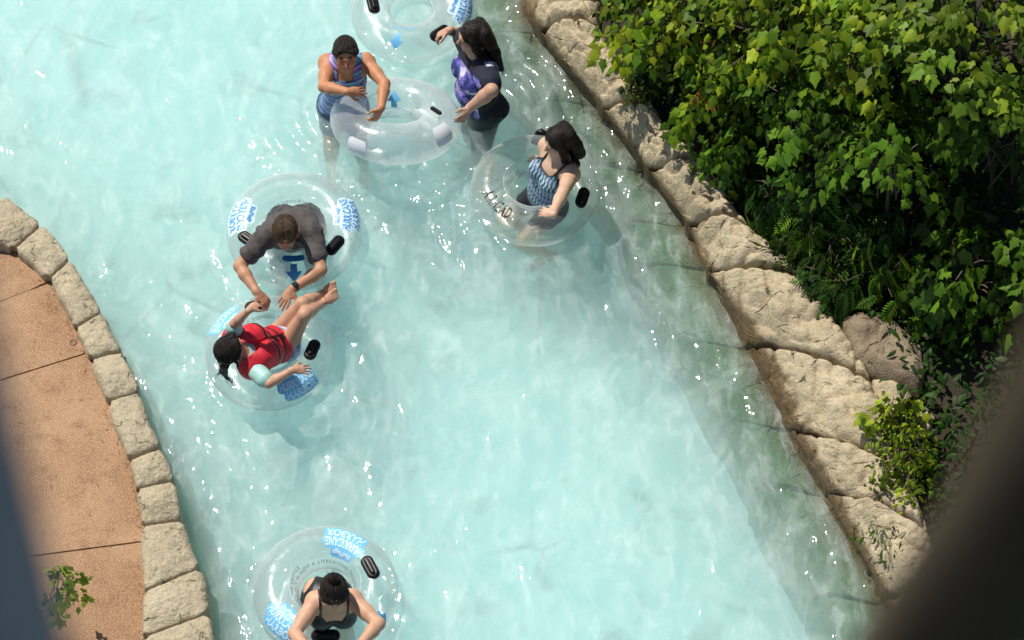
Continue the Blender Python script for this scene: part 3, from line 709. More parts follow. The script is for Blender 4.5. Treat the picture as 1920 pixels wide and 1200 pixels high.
class Tube:
    def __init__(s, label, cpx, cz, Rout, r, mat, tilt=(0, 0), seed=0):
        s.R, s.r = Rout - r, r; s.c = P(*cpx, cz)
        s.rot = np.array(Matrix.Rotation(tilt[0], 3, 'X') @ Matrix.Rotation(tilt[1], 3, 'Y'))
        s.root = empty('swim_tube', s.c); tag(s.root, label, 'swim tube', 'clear inflatable swim tubes')
        nu, nv = 120, 48
        u = np.linspace(0, 2 * PI, nu, endpoint=False); v = np.linspace(0, 2 * PI, nv, endpoint=False)
        A, B = np.meshgrid(u, v, indexing='ij')
        ca = np.stack([np.cos(A) * 3, np.sin(A) * 3, B * 0 + seed], -1)
        h = 0.004 * noise3(ca) + 0.0025 * np.sin(A * 40 + seed) * np.exp(-((B - PI) / 0.45) ** 2)
        pos = s.surf(A, B, h)
        idx = np.arange(nu * nv).reshape(nu, nv); f = np.stack([idx, np.roll(idx, -1, 0), np.roll(np.roll(idx, -1, 0), -1, 1), np.roll(idx, -1, 1)], -1).reshape(-1, 4)
        s.body = mesh_obj('inflated_ring', pos.reshape(-1, 3), f, mat, s.root)
        for th, w_ in ((PI, .006), (PI * 0.72, .0025)):
            a = u[:, None]; q = v[None, ::6] if False else np.linspace(0, 2 * PI, 8, endpoint=False)[None]
            rr = s.R + (s.r + .001) * math.cos(th) + w_ * np.cos(q); zz = (s.r + .001) * math.sin(th) + w_ * np.sin(q)
            loc = np.stack([np.cos(a) * rr, np.sin(a) * rr, zz + 0 * a], -1)
            idx = np.arange(nu * 8).reshape(nu, 8); f8 = np.stack([idx, np.roll(idx, -1, 0), np.roll(np.roll(idx, -1, 0), -1, 1), np.roll(idx, -1, 1)], -1).reshape(-1, 4)
            mesh_obj('seam', (loc @ s.rot.T + s.c).reshape(-1, 3), f8, M['vinyl_milky'], s.root)
    def surf(s, ph, th, h=0.0):
        rr = s.R + (s.r + h) * np.cos(th)
        loc = np.stack([np.cos(ph) * rr, np.sin(ph) * rr, (s.r + h) * np.sin(th) + 0 * ph], -1)
        return loc @ s.rot.T + s.c
    def pick(s, px, py):
        d = ray(px, py); t = (s.c - CAM) @ d - 1.2
        for _ in range(200):
            q = (CAM + d * t - s.c) @ s.rot; k = math.hypot(q[0], q[1]) - s.R; dist = math.hypot(k, q[2]) - s.r
            t += dist * 0.9
            if dist < 1e-4: break
        return math.atan2(q[1], q[0]), math.atan2(q[2], k)
    def warp(s, v2, ph0, th0, h, su=1, sv=1, rot=0.0):
        c_, s_ = math.cos(rot), math.sin(rot)
        x = v2[:, 0] * c_ - v2[:, 1] * s_; y = v2[:, 0] * s_ + v2[:, 1] * c_
        th = th0 + sv * y / s.r
        return s.surf(ph0 + su * x / (s.R + s.r * np.cos(th0)), th, h)
    def decal(s, name, v2, f, ph, th, h, mat, parent=None, **k):
        p = s.warp(v2, ph, th, h, **k)
        return mesh_obj(name, p, f, mat, parent or s.root, smooth=False)
    def patch(s, w, h, cx=0, cy=0, n=(18, 8), wob=0.0):
        a = np.linspace(-1, 1, n[0]); b = np.linspace(-1, 1, n[1]); A, B = np.meshgrid(a, b, indexing='ij')
        k = 1 - 0.10 * np.abs(B) ** 4
        x = A * w / 2 * k + wob * np.sin(B * 9) * (np.abs(A) > .99); y = B * h / 2 * (1 - 0.14 * np.abs(A) ** 6) + wob * np.sin(A * 17) * (np.abs(B) > .99)
        return np.stack([x + cx, y + cy], -1).reshape(-1, 2), grid_faces(*n)
    def logo(s, px, py, scheme, k=1.0, dth=0.0, rot=0.0):
        ph, th = s.pick(px, py); th += dth
        plate, letter = ((M['logo_pale'], M['logo_blue']) if scheme == 'white' else (M['logo_cyan'], M['logo_pale']))
        lines = [('SixFlags', .17, .05, -.01, .066), ('HURRICANE', .27, .068, 0, 0), ('HARBOR', .22, .068, .015, -.07)]
        vs, fs = [], []
        for (tx, w_, h_, cx, cy) in lines:
            v, f = s.patch(w_ * k + .03, h_ * k + .026, cx * k, cy * k, wob=.003); b = len(vs); vs += list(v); fs += [tuple(i + b for i in q) for q in f]
        lg = None
        # plates of the three lines are set 0.4 mm apart so that they never share a plane
        allp = []
        n = 18 * 8
        for j in range(3): allp.append(s.warp(np.array(vs[j * n:(j + 1) * n]), ph, th, .0022 + .0004 * j, rot=rot))
        lg = mesh_obj('logo', np.concatenate(allp), np.array(fs), plate, s.root, smooth=False)
        vs, fs = [], []
        for (tx, w_, h_, cx, cy) in lines:
            v, f = text2d(tx, 1, .03); v = fit(v, w_ * k, h_ * k * .9) + V(cx, cy) * k; b = len(vs); vs += list(v); fs += [tuple(i + b for i in q) for q in f]
        s.decal('lettering', np.array(vs), fs, ph, th, .0045, letter, lg, rot=rot)
    def ringtext(s, body, px, py, size=.036, outward=True, mat='ink_grey'):
        ph, th = s.pick(px, py); v, f = text2d(body, size, 0.0, 1.25)
        e = -1 if outward else 1
        s.decal('warning_text', v, f, ph, th, .003, M[mat], su=e, sv=e)
    def arrow(s, px, py, L=.13, w_=.10, bar=False, outward=True):
        ph, th = s.pick(px, py); vs, fs = [], []
        sh = np.stack(np.meshgrid(np.linspace(-w_ * .24, w_ * .24, 3), np.linspace(L * .08, L * .5, 8), indexing='ij'), -1).reshape(-1, 2); vs += list(sh); fs += [tuple(q) for q in grid_faces(3, 8)]
        b = len(vs); yy = np.linspace(L * .08, -L * .5, 9)
        for y in yy:
            hw = w_ * .55 * (y + L * .5) / (L * .58)
            vs += [(-hw, y), (0, y), (hw, y)]
        fs += [tuple(int(i) + b for i in q) for q in grid_faces(9, 3)]
        if bar:
            b = len(vs); v, f = s.patch(.2, .05, 0, L * .82); vs += list(v); fs += [tuple(int(i) + b for i in q) for q in f]
        s.decal('arrow', np.array([tuple(q) for q in vs]), fs, ph, th, .003, M['logo_cyan'] if not bar else M['logo_blue'], sv=1 if outward else -1)
    def handle(s, p0, p1, wd=.044, lab=None):
        a0, a1 = s.pick(*p0), s.pick(*p1)
        A, B = s.surf(np.array(a0[0]), np.array(a0[1])), s.surf(np.array(a1[0]), np.array(a1[1]))
        return s.handle_at((A + B) / 2, B - A, lab=lab, wd=wd, L=np.linalg.norm(B - A) / 2)
    def handle_at(s, mid, dr, L=.105, wd=.044, lab=None):
        q = (mid - s.c) @ s.rot; ph = math.atan2(q[1], q[0]); th = math.atan2(q[2], math.hypot(q[0], q[1]) - s.R)
        c0 = s.surf(np.array(ph), np.array(th)); n = nrm(s.surf(np.array(ph), np.array(th), 1.0) - c0)
        a = nrm(dr - (dr @ n) * n); b = np.cross(n, a); L = min(max(L, .085), .118)
        def pill(name, hl, hw, hh, off, mat, parent, dip=0.0):
            vs = []; nu, nv = 40, 14
            for i in range(nu):
                t = 2 * PI * i / nu; cx, sy = math.cos(t), math.sin(t)
                ox = (hl - hw) * (1 if cx > 1e-9 else -1 if cx < -1e-9 else 0)
                for j in range(nv):
                    e = (j / (nv - 1)) * PI / 2; rr = math.cos(e) ** .45 if j < nv - 1 else 0
                    x = (ox * (1 if rr > 0 else 0) + hw * cx * rr) if j < nv - 1 else ox * 0.98
                    y = hw * sy * rr; z = hh * math.sin(e) ** .7
                    z -= dip * math.exp(-(y / (hw * .4)) ** 2) * math.exp(-(x / (hl * .6)) ** 4)
                    curve = -(x * x) / (2 * (s.R + s.r)) * 0.9
                    vs.append(c0 + a * x + b * y + n * (z + off + curve * .5))
            idx = np.arange(nu * nv).reshape(nu, nv); f = np.stack([idx[:, :-1], np.roll(idx, -1, 0)[:, :-1], np.roll(idx, -1, 0)[:, 1:], idx[:, 1:]], -1).reshape(-1, 4)
            return mesh_obj(name, vs, f, mat, parent)
        hd = pill('handle', L, wd, .026, -.006, M['black'], s.root, .010)
        if lab: hd['label'] = lab
        pill('grip', L * .72, wd * .36, .020, .016, M['black'], hd)
        s.hc = c0 + n * .03; s.hn = n; s.ha = a
        return hd
t1 = Tube('topmost clear swim tube cut by the photo edge, gripped by the woman in navy', (772, 20), .07, .458, .145, M['vinyl'], seed=1)
t1.logo(868, 14, 'white'); t1.arrow(743, 78, .12, .10); t1.ringtext('FRONT', 757, 54, .045, True, 'logo_cyan')
t1.handle((694, -16), (704, 24)); t1.handle((812, 70), (838, 54))
t2 = Tube('clear swim tube held up tilted between the two standing women', (742, 226), .22, .477, .15, M['vinyl_milky'], (math.radians(-22), math.radians(3)), seed=2)
for (px, py, wd, hd) in ((668, 280, .16, .17), (832, 252, .17, .15)):
    ph, th = t2.pick(px, py); v, f = t2.patch(wd, hd, wob=.004); lg = t2.decal('logo_back', v, f, ph, th, .0025, M['logo_white'])
t2.arrow(739, 186, .12, .10); t2.handle((806, 208), (830, 224)).data.materials[0] = M['vinyl_milky']
t3 = Tube('greenish clear swim tube with black block lettering around the woman in patterned top', (1002, 357), .07, .462, .145, M['vinyl_green'], seed=3)
ph, th = t3.pick(931, 383)
v, f = text2d('AIRHEAD', 1, .025, 1.12); t3.decal('brand_lettering', fit(v, .27, .088), f, ph, th, .004, M['ink'])
t3.handle((976, 253), (1017, 262)); t3.handle((1098, 353), (1086, 388))
vs, fs = [], []
q = t3.pick(1004, 431); b0 = t3.surf(np.array(q[0]), np.array(q[1]), .002); nn = nrm(t3.surf(np.array(q[0]), np.array(q[1]), 1.) - b0); a_ = nrm(np.cross(nn, V(0, 0, 1))); b_ = np.cross(nn, a_)
for rr, z in ((.030, 0), (.028, .008), (.018, .009), (.016, .003)):
    for k in range(20): vs.append(b0 + rr * (math.cos(k * PI / 10) * a_ + math.sin(k * PI / 10) * b_) + nn * z)
for j in range(3):
    for k in range(20): fs.append((j * 20 + k, j * 20 + (k + 1) % 20, (j + 1) * 20 + (k + 1) % 20, (j + 1) * 20 + k))
fs.append(list(range(60, 80))); mesh_obj('valve', vs, fs, M['vinyl_milky'], t3.root)
t4 = Tube('clear swim tube with two pale logo prints around the man in the grey shirt', (552, 433), .07, .487, .15, M['vinyl'], seed=4)
t4.logo(452, 402, 'white'); t4.logo(651, 402, 'white'); t4.arrow(551, 512, .13, .11, bar=True)
t4.ringtext('LIFESAVING DEVICE', 518, 387, .034); t4.ringtext('THIS IS NOT A', 592, 390, .034)
t4.handle((452, 440), (478, 458)); t4.handle((614, 476), (642, 444))
t5 = Tube('clear swim tube carrying the girl in the red vest', (505, 662), .06, .453, .143, M['vinyl'], seed=5)
t5.logo(556, 717, 'blue', .95); t5.logo(418, 598, 'blue', .95)
t5.ringtext('LIFESAVING DEVICE', 462, 607, .034); t5.ringtext('THIS IS NOT', 512, 593, .034)
t5.handle((459, 578), (504, 567)); t5.handle((578, 672), (593, 639))
t6 = Tube('clear swim tube with blue logo prints cut by the bottom edge of the photo', (611, 1110), .07, .487, .15, M['vinyl'], seed=6)
t6.logo(646, 1020, 'blue'); t6.logo(530, 1163, 'blue'); t6.ringtext('THIS IS NOT A LIFESAVING DEVICE', 607, 1052, .036)
t6.ringtext('LIFESAVING DEVICE', 547, 1108, .036)
t6.handle((683, 1043), (705, 1084)); t6.handle((583, 1192), (638, 1192)); t6.arrow(716, 1160, .12, .10)
# ================================================================== PEOPLE
def surface_nets(F, lo, h):
    S = F < 0
    n0, n1, n2 = F.shape
    cnt = np.zeros((n0 - 1, n1 - 1, n2 - 1), np.int8)
    for a in (0, 1):
        for b in (0, 1):
            for c in (0, 1): cnt += S[a:n0 - 1 + a, b:n1 - 1 + b, c:n2 - 1 + c]
    act = (cnt > 0) & (cnt < 8); ii = np.argwhere(act)
    idx = np.full(act.shape, -1, np.int64); idx[act] = np.arange(len(ii))
    acc = np.zeros((len(ii), 3)); num = np.zeros(len(ii))
    cor = [(a, b, c) for a in (0, 1) for b in (0, 1) for c in (0, 1)]
    val = {c: F[ii[:, 0] + c[0], ii[:, 1] + c[1], ii[:, 2] + c[2]].astype(float) for c in cor}
    for c in cor:
        for ax in range(3):
            if c[ax] == 0:
                d = list(c); d[ax] = 1; d = tuple(d); a, b = val[c], val[d]; m = (a < 0) != (b < 0)
                t = np.where(m, a / np.where(m, a - b, 1), 0)
                p = np.tile(np.array(c, float), (len(ii), 1)); p[:, ax] = t
                acc[m] += p[m]; num[m] += 1
    verts = lo + h * (ii + acc / num[:, None])
    quads = []
    for ax in range(3):
        sl0 = [slice(None)] * 3; sl1 = [slice(None)] * 3; sl0[ax] = slice(0, -1); sl1[ax] = slice(1, None)
        A = S[tuple(sl0)]; B = S[tuple(sl1)]; e = np.argwhere(A != B)
        o1, o2 = [(1, 2), (2, 0), (0, 1)][ax]
        ok = np.ones(len(e), bool)
        for o in (o1, o2): ok &= (e[:, o] > 0) & (e[:, o] < F.shape[o] - 1)
        e = e[ok]; ins = A[e[:, 0], e[:, 1], e[:, 2]]
        def cell(d1, d2):
            q = e.copy(); q[:, o1] -= d1; q[:, o2] -= d2; return idx[q[:, 0], q[:, 1], q[:, 2]]
        q = np.stack([cell(1, 1), cell(0, 1), cell(0, 0), cell(1, 0)], -1)
        q[~ins] = q[~ins][:, ::-1]
        quads.append(q)
    q = np.concatenate(quads); q = q[(q >= 0).all(1)]
    return verts, q

class Prims:
    def __init__(s): s.L = []
    def cone(s, a, b, ra, rb, k=.02, tag='', sub=False): s.L.append(('c', np.array(a, float), np.array(b, float), ra, rb, k, tag, sub))
    def ell(s, c, A, r, k=.02, tag='', sub=False): s.L.append(('e', np.array(c, float), np.array(A, float), np.array(r, float), None, k, tag, sub))
    def chain(s, pts, rs_, k=.02, tag=''):
        for i in range(len(pts) - 1): s.cone(pts[i], pts[i + 1], rs_[i], rs_[i + 1], k, tag)
    def pick(s, *tags):
        q = Prims(); q.L = [p for p in s.L if any(p[6].startswith(t) for t in tags)]; return q
    def box(s):
        lo, hi = np.full(3, 1e9), np.full(3, -1e9)
        for p in s.L:
            a, b = s.bb(p, 0); lo = np.minimum(lo, a); hi = np.maximum(hi, b)
        return lo, hi
    @staticmethod
    def bb(p, g):
        if p[0] == 'c':
            r = max(p[3], p[4]) + g; return np.minimum(p[1], p[2]) - r, np.maximum(p[1], p[2]) + r
        ext = np.sqrt(((p[2] * p[3][:, None]) ** 2).sum(0)) + g; return p[1] - ext, p[1] + ext
    @staticmethod
    def dist(p, X):
        if p[0] == 'c':
            a, b, ra, rb = p[1:5]; ba = b - a; t = np.clip(((X - a) @ ba) / (ba @ ba + 1e-12), 0, 1)
            return np.linalg.norm(X - a - t[..., None] * ba, axis=-1) - (ra + (rb - ra) * t)
        q = (X - p[1]) @ p[2].T; k0 = np.linalg.norm(q / p[3], axis=-1); k1 = np.linalg.norm(q / p[3] ** 2, axis=-1)
        return k0 * (k0 - 1) / (k1 + 1e-9)
    def field(s, lo, shape, h, infl=0.0, kscale=1.0):
        F = np.full(shape, .12, np.float32)
        for p in s.L:
            k = p[5] * kscale; a, b = s.bb(p, infl + k + 2.5 * h)
            i0 = np.clip(np.floor((a - lo) / h).astype(int), 0, shape); i1 = np.clip(np.ceil((b - lo) / h).astype(int) + 1, 0, shape)
            if (i1 <= i0).any(): continue
            X = np.stack(np.meshgrid(*[lo[j] + h * np.arange(i0[j], i1[j]) for j in range(3)], indexing='ij'), -1)
            d = s.dist(p, X) - (infl if not p[7] else -infl)
            sl = tuple(slice(i0[j], i1[j]) for j in range(3)); f = F[sl]
            if p[7]:
                hh = np.clip(.5 - .5 * (f + d) / k, 0, 1); F[sl] = f * (1 - hh) + (-d) * hh + k * hh * (1 - hh)
            else:
                hh = np.clip(.5 + .5 * (f - d) / k, 0, 1); F[sl] = f * (1 - hh) + d * hh - k * hh * (1 - hh)
        return F
def sdf_mesh(name, prims, mat, parent, h=.005, infl=0.0, cut=None, noise=None, colfn=None, smooth_it=1, kscale=1.0):
    lo, hi = prims.box(); lo = lo - infl - 3 * h - .02; hi = hi + infl + 3 * h + .02
    shape = np.ceil((hi - lo) / h).astype(int) + 1
    F = prims.field(lo, shape, h, infl, kscale)
    if cut or noise:
        # only near the surface
        m = np.abs(F) < .06 if not cut else F < .06
        I = np.argwhere(m); X = lo + h * I; f = F[m]
        if noise: f = f + noise(X)
        if cut: f = np.maximum(f, cut(X))
        F[m] = f
    v, q = surface_nets(F, lo, h)
    for _ in range(smooth_it):   # one Laplacian pass
        s_ = np.zeros_like(v); n_ = np.zeros(len(v))
        for a in range(4):
            for b in ((a + 1) % 4, (a + 3) % 4):
                np.add.at(s_, q[:, a], v[q[:, b]]); np.add.at(n_, q[:, a], 1)
        v = v * .5 + .5 * s_ / np.maximum(n_, 1)[:, None]
    c = colfn(v) if colfn else None
    return mesh_obj(name, v, q, mat, parent, True, c)

M['skin'] = mat_attr('skin', 0.52, .12, 120, .10, Subsurface_Weight=0.12, Subsurface_Scale=0.006, Specular_IOR_Level=0.4)
M['skin'].node_tree.nodes['Principled BSDF'].inputs['Subsurface Radius'].default_value = (1, .35, .2)
M['cloth'] = mat_attr('cloth', 0.85, .25, 300, .14)
M['cloth_wet'] = mat_attr('wet_cloth', 0.45, .2, 200, .12)
M['nylon'] = mat_attr('nylon', 0.6, .2, 90, .15)
def mat_hair(name, c):
    m = NT(name); g = m.coord(); mp = m.n('Mapping'); mp.inputs['Scale'].default_value = (1, 1, .22); m.l(g, mp.inputs[0])
    n = m.noise(mp.outputs[0], 130, 4, .7); b = m.mix(n, tuple(x * .4 for x in c), tuple(x * 1.6 for x in c))
    m.set(Base_Color=b, Roughness=.42, Normal=m.bump(n, .8, .008), Specular_IOR_Level=.3); return m.m
M['hair_black'] = mat_hair('black_hair', (.010, .007, .0055)); M['hair_brown'] = mat_hair('dark_brown_hair', (.035, .022, .013))
M['hair_black_s'] = mat_hair('black_hair_strand', (.020, .013, .009)); M['hair_brown_s'] = mat_hair('brown_hair_strand', (.11, .068, .036))
M['watch'] = mat_plain('watch_black', (.015, .015, .017), .3); M['screen'] = mat_plain('watch_glass', (.02, .025, .03), .08)

def hand(pr, w, d, n, side, curl=.5, sc_=1.0, spread=.10, tag='hand'):
    """wrist point, direction of the fingers, direction of the palm, thumb side"""
    d = nrm(d); n = nrm(n - (n @ d) * d); l = nrm(np.cross(d, n)) * side   # l points to the thumb side
    S = sc_; A = np.stack([l, d, n])
    pr.ell(w + d * .048 * S, A, np.array((.040, .052, .017)) * S, .012, tag)
    pr.cone(w - d * .012, w + d * .03 * S, .026 * S, .024 * S, .015, tag)
    for off, ln, r in ((.031, .068, .0092), (.0105, .078, .0096), (-.0105, .072, .0090), (-.030, .056, .0080)):
        p = w + d * (.088 - abs(off - .008) * .25) * S + l * off * S; a = 0.12
        f = nrm(d + l * off * spread * 30)
        for seg, fr in enumerate((.46, .30, .24)):
            a += curl * (.75, .8, .5)[seg]
            dd = f * math.cos(a) + n * math.sin(a); e = p + dd * ln * fr * S
            pr.cone(p, e, r * S * (1 - .08 * seg), r * S * (1 - .08 * (seg + 1)), .0045, tag); p = e
    p = w + d * .025 * S + l * .030 * S
    e = p + nrm(d * .75 + l * .75 + n * .35) * .042 * S; pr.cone(p, e, .0135 * S, .0105 * S, .010, tag)
    e2 = e + nrm(d * .95 + l * .25 + n * (.25 + curl * .3)) * .033 * S; pr.cone(e, e2, .0105 * S, .0082 * S, .005, tag)

def head_prims(pr, c, f, u, s=1.0):
    f = nrm(f); u = nrm(u - (u @ f) * f); l = np.cross(u, f); A = np.stack([l, f, u]); E = lambda x, y, z: c + (l * x + f * y + u * z) * s
    r = lambda *a: np.array(a) * s
    pr.ell(E(0, -.012, .030), A, r(.074, .094, .082), .03, 'head')
    pr.ell(E(0, .030, -.030), A, r(.060, .062, .082), .03, 'head')
    pr.ell(E(0, .058, -.088), A, r(.030, .030, .024), .03, 'head')
    for x in (-1, 1):
        pr.cone(E(x * .052, .0, -.045), E(x * .022, .06, -.092), .026 * s, .02 * s, .03, 'head')
        pr.ell(E(x * .036, .070, -.022), A, r(.024, .02, .018), .016, 'head')
        pr.ell(E(x * .033, .094, .012), A, r(.016, .014, .010), .008, 'head', True)
        pr.ell(E(x * .033, .078, .011), A, r(.0125, .0125, .0125), .003, 'head')
        pr.cone(E(x * .012, .092, .028), E(x * .046, .080, .028), .008 * s, .007 * s, .012, 'head')
        pr.ell(E(x * .078, -.008, -.004), A, r(.009, .018, .030), .008, 'head')
        pr.ell(E(x * .011, .102, -.028), A, r(.009, .010, .008), .006, 'head')
    pr.cone(E(0, .090, .016), E(0, .113, -.022), .008 * s, .012 * s, .010, 'head')
    pr.ell(E(0, .088, -.055), A, r(.024, .011, .006), .006, 'head'); pr.ell(E(0, .086, -.066), A, r(.020, .011, .007), .006, 'head')
    return dict(c=c, A=A, E=E, s=s)
def face_col(hd, skin, lip=(.42, .16, .13), hairc=(.02, .014, .01), beard=0.0):
    skin = np.array(skin)
    def fn(v):
        q = ((v - hd['c']) @ hd['A'].T) / hd['s']; x, y, z = np.abs(q[:, 0]), q[:, 1], q[:, 2]
        n = fbm(v * 22, 3)[:, None]; c = skin * (1 + .10 * n + .06 * fbm(v * 5, 2)[:, None])
        def put(m, k): c[m] = np.array(k)
        face = (y > .03) & (np.linalg.norm(q, axis=1) < .16)
        if beard: 
            m = face & (z < -.035) & (z > -.13); c[m] = c[m] * (1 - beard) + np.array((.06, .05, .045)) * beard
        red = face & (np.abs(z + .025) < .025) & (x > .02) & (x < .06); c[red] = c[red] * np.array((1.08, .92, .9))
        put(face & (y > .07) & (((x / .023) ** 2 + ((z + .060) / .0125) ** 2) < 1), lip)
        put(face & (((x - .033) / .016) ** 2 + ((z - .010) / .0055) ** 2 < 1), skin * .22)
        br = face & (np.abs(z - .030 - .006 * np.cos((x - .03) * 60)) < .0055) & (x > .014) & (x < .052); c[br] = c[br] * .42
        return np.clip(c, 0, 1)
    return fn

def torso(pr, J, o):
    up = nrm(J['chest'] - J['pelvis']); lat = J['shB'] - J['shA']; lat = nrm(lat - (lat @ up) * up); fw = np.cross(up, lat)
    # fw must look where the person faces
    if fw @ J['fwd'] < 0: fw = -fw
    A = np.stack([lat, fw, up]); T = lambda b, x, y, z: b + lat * x + fw * y + up * z
    wd, dp = o.get('w', 1.0), o.get('d', 1.0); s = o.get('s', 1.0); r = lambda x, y, z: np.array((x * wd, y * dp, z)) * s
    pr.ell(T(J['pelvis'], 0, -.005, 0), A, r(.168, .118, .115), .05, 'torso_hip')
    for x in (-1, 1): pr.ell(T(J['pelvis'], x * .075 * wd, -.055 * dp, -.04), A, r(.082, .088, .09), .04, 'torso_hip')
    m = J['pelvis'] * .5 + J['chest'] * .5
    pr.ell(T(m, 0, .0, 0), A, r(.138, .100, .14), .06, 'torso_waist')
    if o.get('belly'): pr.ell(T(m, 0, .05, -.03), A, r(.13, .085 * o['belly'], .12), .06, 'torso_waist')
    pr.ell(T(J['chest'], 0, 0, .0), A, r(.152, .108, .155), .06, 'torso_rib')
    pr.ell(T(J['chest'], 0, -.035, .06), A, r(.135, .07, .10), .05, 'torso_rib')
    if o.get('bust'):
        for x in (-1, 1): pr.ell(T(J['chest'], x * .072, .078, .0), A, np.array((.066, .062, .066)) * o['bust'], .025, 'torso_bust')
    else:
        for x in (-1, 1): pr.ell(T(J['chest'], x * .07, .06, .045), A, np.array((.075, .045, .06)), .04, 'torso_rib')
    for k in ('shA', 'shB'):
        sh = J[k]; pr.cone(J['neck'] - up * .03, sh, .058 * s, .056 * s * o.get('arm', 1), .04, 'torso_sh')
        pr.cone(J['chest'] * .5 + J['neck'] * .5 + (sh - J['neck']) * .35, sh, .07 * s, .055 * s, .05, 'torso_sh')
    pr.cone(J['neck'] - up * .02, J['headc'] - nrm(J['headc'] - J['neck']) * .03 - nrm(J['hf']) * .012, .060 * s * o.get('neck', 1), .052 * s * o.get('neck', 1), .03, 'neck')
    for k in ('shA', 'shB'): pr.cone(J['neck'] + up * .035, J['neck'] * .45 + J[k] * .55 + up * .01, .042, .04, .045, 'torso_sh')
    return dict(lat=lat, fw=fw, up=up, A=A, T=T)
def arm(pr, sh, el, wr, a=1.0, tag='arm'):
    pr.cone(sh, sh * .45 + el * .55, .053 * a, .046 * a, .03, tag + '_up'); pr.cone(sh * .5 + el * .5, el, .046 * a, .037 * a, .02, tag + '_up')
    d = el * .68 + wr * .32; pr.cone(el, d, .037 * a, .040 * a, .02, tag + '_fore'); pr.cone(d, wr, .040 * a, .026 * a, .02, tag + '_fore')
def leg(pr, hip, kn, an, toe, a=1.0, tag='leg'):
    pr.cone(hip, kn, .086 * a, .056 * a, .04, tag + '_thigh'); c = kn * .68 + an * .32; bk = nrm(np.cross(np.cross(kn - hip, an - kn), an - kn)) if np.linalg.norm(np.cross(kn - hip, an - kn)) > 1e-4 else V(0, 0, 0)
    pr.cone(kn, c, .054 * a, .055 * a, .025, tag + '_calf'); pr.cone(c, an, .053 * a, .033 * a, .02, tag + '_calf')
    d = nrm(toe - an); heel = an - d * .035 + nrm(an - kn) * .03
    pr.cone(heel, an + (toe - an) * .55, .030 * a, .030 * a, .025, tag + '_foot')
    sd = nrm(np.cross(d, an - kn))
    for i, (o_, r) in enumerate(((.028, .0125), (.012, .0095), (-.002, .009), (-.015, .0085), (-.027, .008))):
        p = an + (toe - an) * .72 + sd * o_; pr.cone(an + (toe - an) * .45 + sd * o_ * .6, p, .020, r * 1.2, .02, tag + '_foot'); pr.cone(p, p + d * (.05 - abs(o_ - .028) * .35) , r * 1.1, r, .006, tag + '_foot')
def stand_legs(pr, pel, lat, fw, floor=-.86, a=1.0, bend=.06, spread=.10):
    pts = []
    for x in (-1, 1):
        hip = pel + lat * x * spread * .85 + V(0, 0, -.05); fwh = nrm(fw * V(1, 1, 0)); an = np.array([hip[0], hip[1], 0]) + lat * V(1, 1, 0) * x * .04 - fwh * .02; an[2] = floor + .075
        kn = hip * .52 + an * .48 + fwh * bend; toe = an + fwh * .17 + V(0, 0, -.05)
        leg(pr, hip, kn, an, toe, a, 'leg'); pts.append((hip, kn, an))
    return pts
def person(name_label, J, skin):
    root = empty('person', V(*J['pelvis'][:2], min(J['pelvis'][2], 0) - .8)); tag(root, name_label, 'person', None); return root
def local(tf, base): return lambda X: (X - base) @ tf['A'].T
def wrinkle(amp, sc1=14, seed=0, st=(1, 1, .5)): return lambda X: amp * fbm(X * sc1 * np.array(st) + seed, 3)
def ring(name, c, d, r, w_, t, mat, parent, squash=1.0, up=None):
    d = nrm(d); a = nrm(np.cross(d, up if up is not None else V(.2, .3, 1))); b = np.cross(d, a); vs = []
    for k in range(28):
        q = 2 * PI * k / 28
        for (dr, dz) in ((0, -w_), (t, -w_ * .8), (t, w_ * .8), (0, w_)): vs.append(c + (a * math.cos(q) + b * squash * math.sin(q)) * (r + dr) + d * dz)
    idx = np.arange(28 * 4).reshape(28, 4); f = np.stack([idx, np.roll(idx, -1, 1), np.roll(np.roll(idx, -1, 1), -1, 0), np.roll(idx, -1, 0)], -1).reshape(-1, 4)
    return mesh_obj(name, vs, f, mat, parent)
def hair_cap(hd, thick=.014, front=.0, low=-.06):
    """skull cap prims plus the cut that frees the face"""
    pr = Prims(); A, E, s = hd['A'], hd['E'], hd['s']
    pr.ell(E(0, -.014, .032), A, np.array((.076 + thick, .096 + thick, .084 + thick)) * s, .02, 'hair')
    pr.ell(E(0, -.045, -.02), A, np.array((.070 + thick, .060 + thick, .07)) * s, .03, 'hair')
    fc, fr = E(0, .108, -.028 + front), np.array((.079, .102, .100)) * s
    def cut(X):
        q = (X - fc) @ A.T; k0 = np.linalg.norm(q / fr, axis=-1); k1 = np.linalg.norm(q / fr ** 2, axis=-1) + 1e-9
        return -(k0 * (k0 - 1) / k1)
    return pr, cut
def strands(parent, mat, roots, dirs, L, n, r, seed, name='loose_strands', grav=.5, curl=.02):
    rs = np.random.RandomState(seed); tv, tf = [], []
    for k in range(n):
        i = rs.randint(len(roots)); p = roots[i] + rs.normal(0, .006, 3); d = nrm(dirs[i] + rs.normal(0, .18, 3)); path = [p]; ph = rs.uniform(0, 6)
        ln = L * rs.uniform(.5, 1.15)
        for j in range(7):
            d = nrm(d + V(0, 0, -grav * .12) + rs.normal(0, curl * 3, 3)); p = p + d * ln / 7; path.append(p)
        a, f = tube_pts(path, r, r * .3, 4); b = len(tv); tv += a; tf += [tuple(x + b for x in q) for q in f]
    return mesh_obj(name, tv, tf, mat, parent)
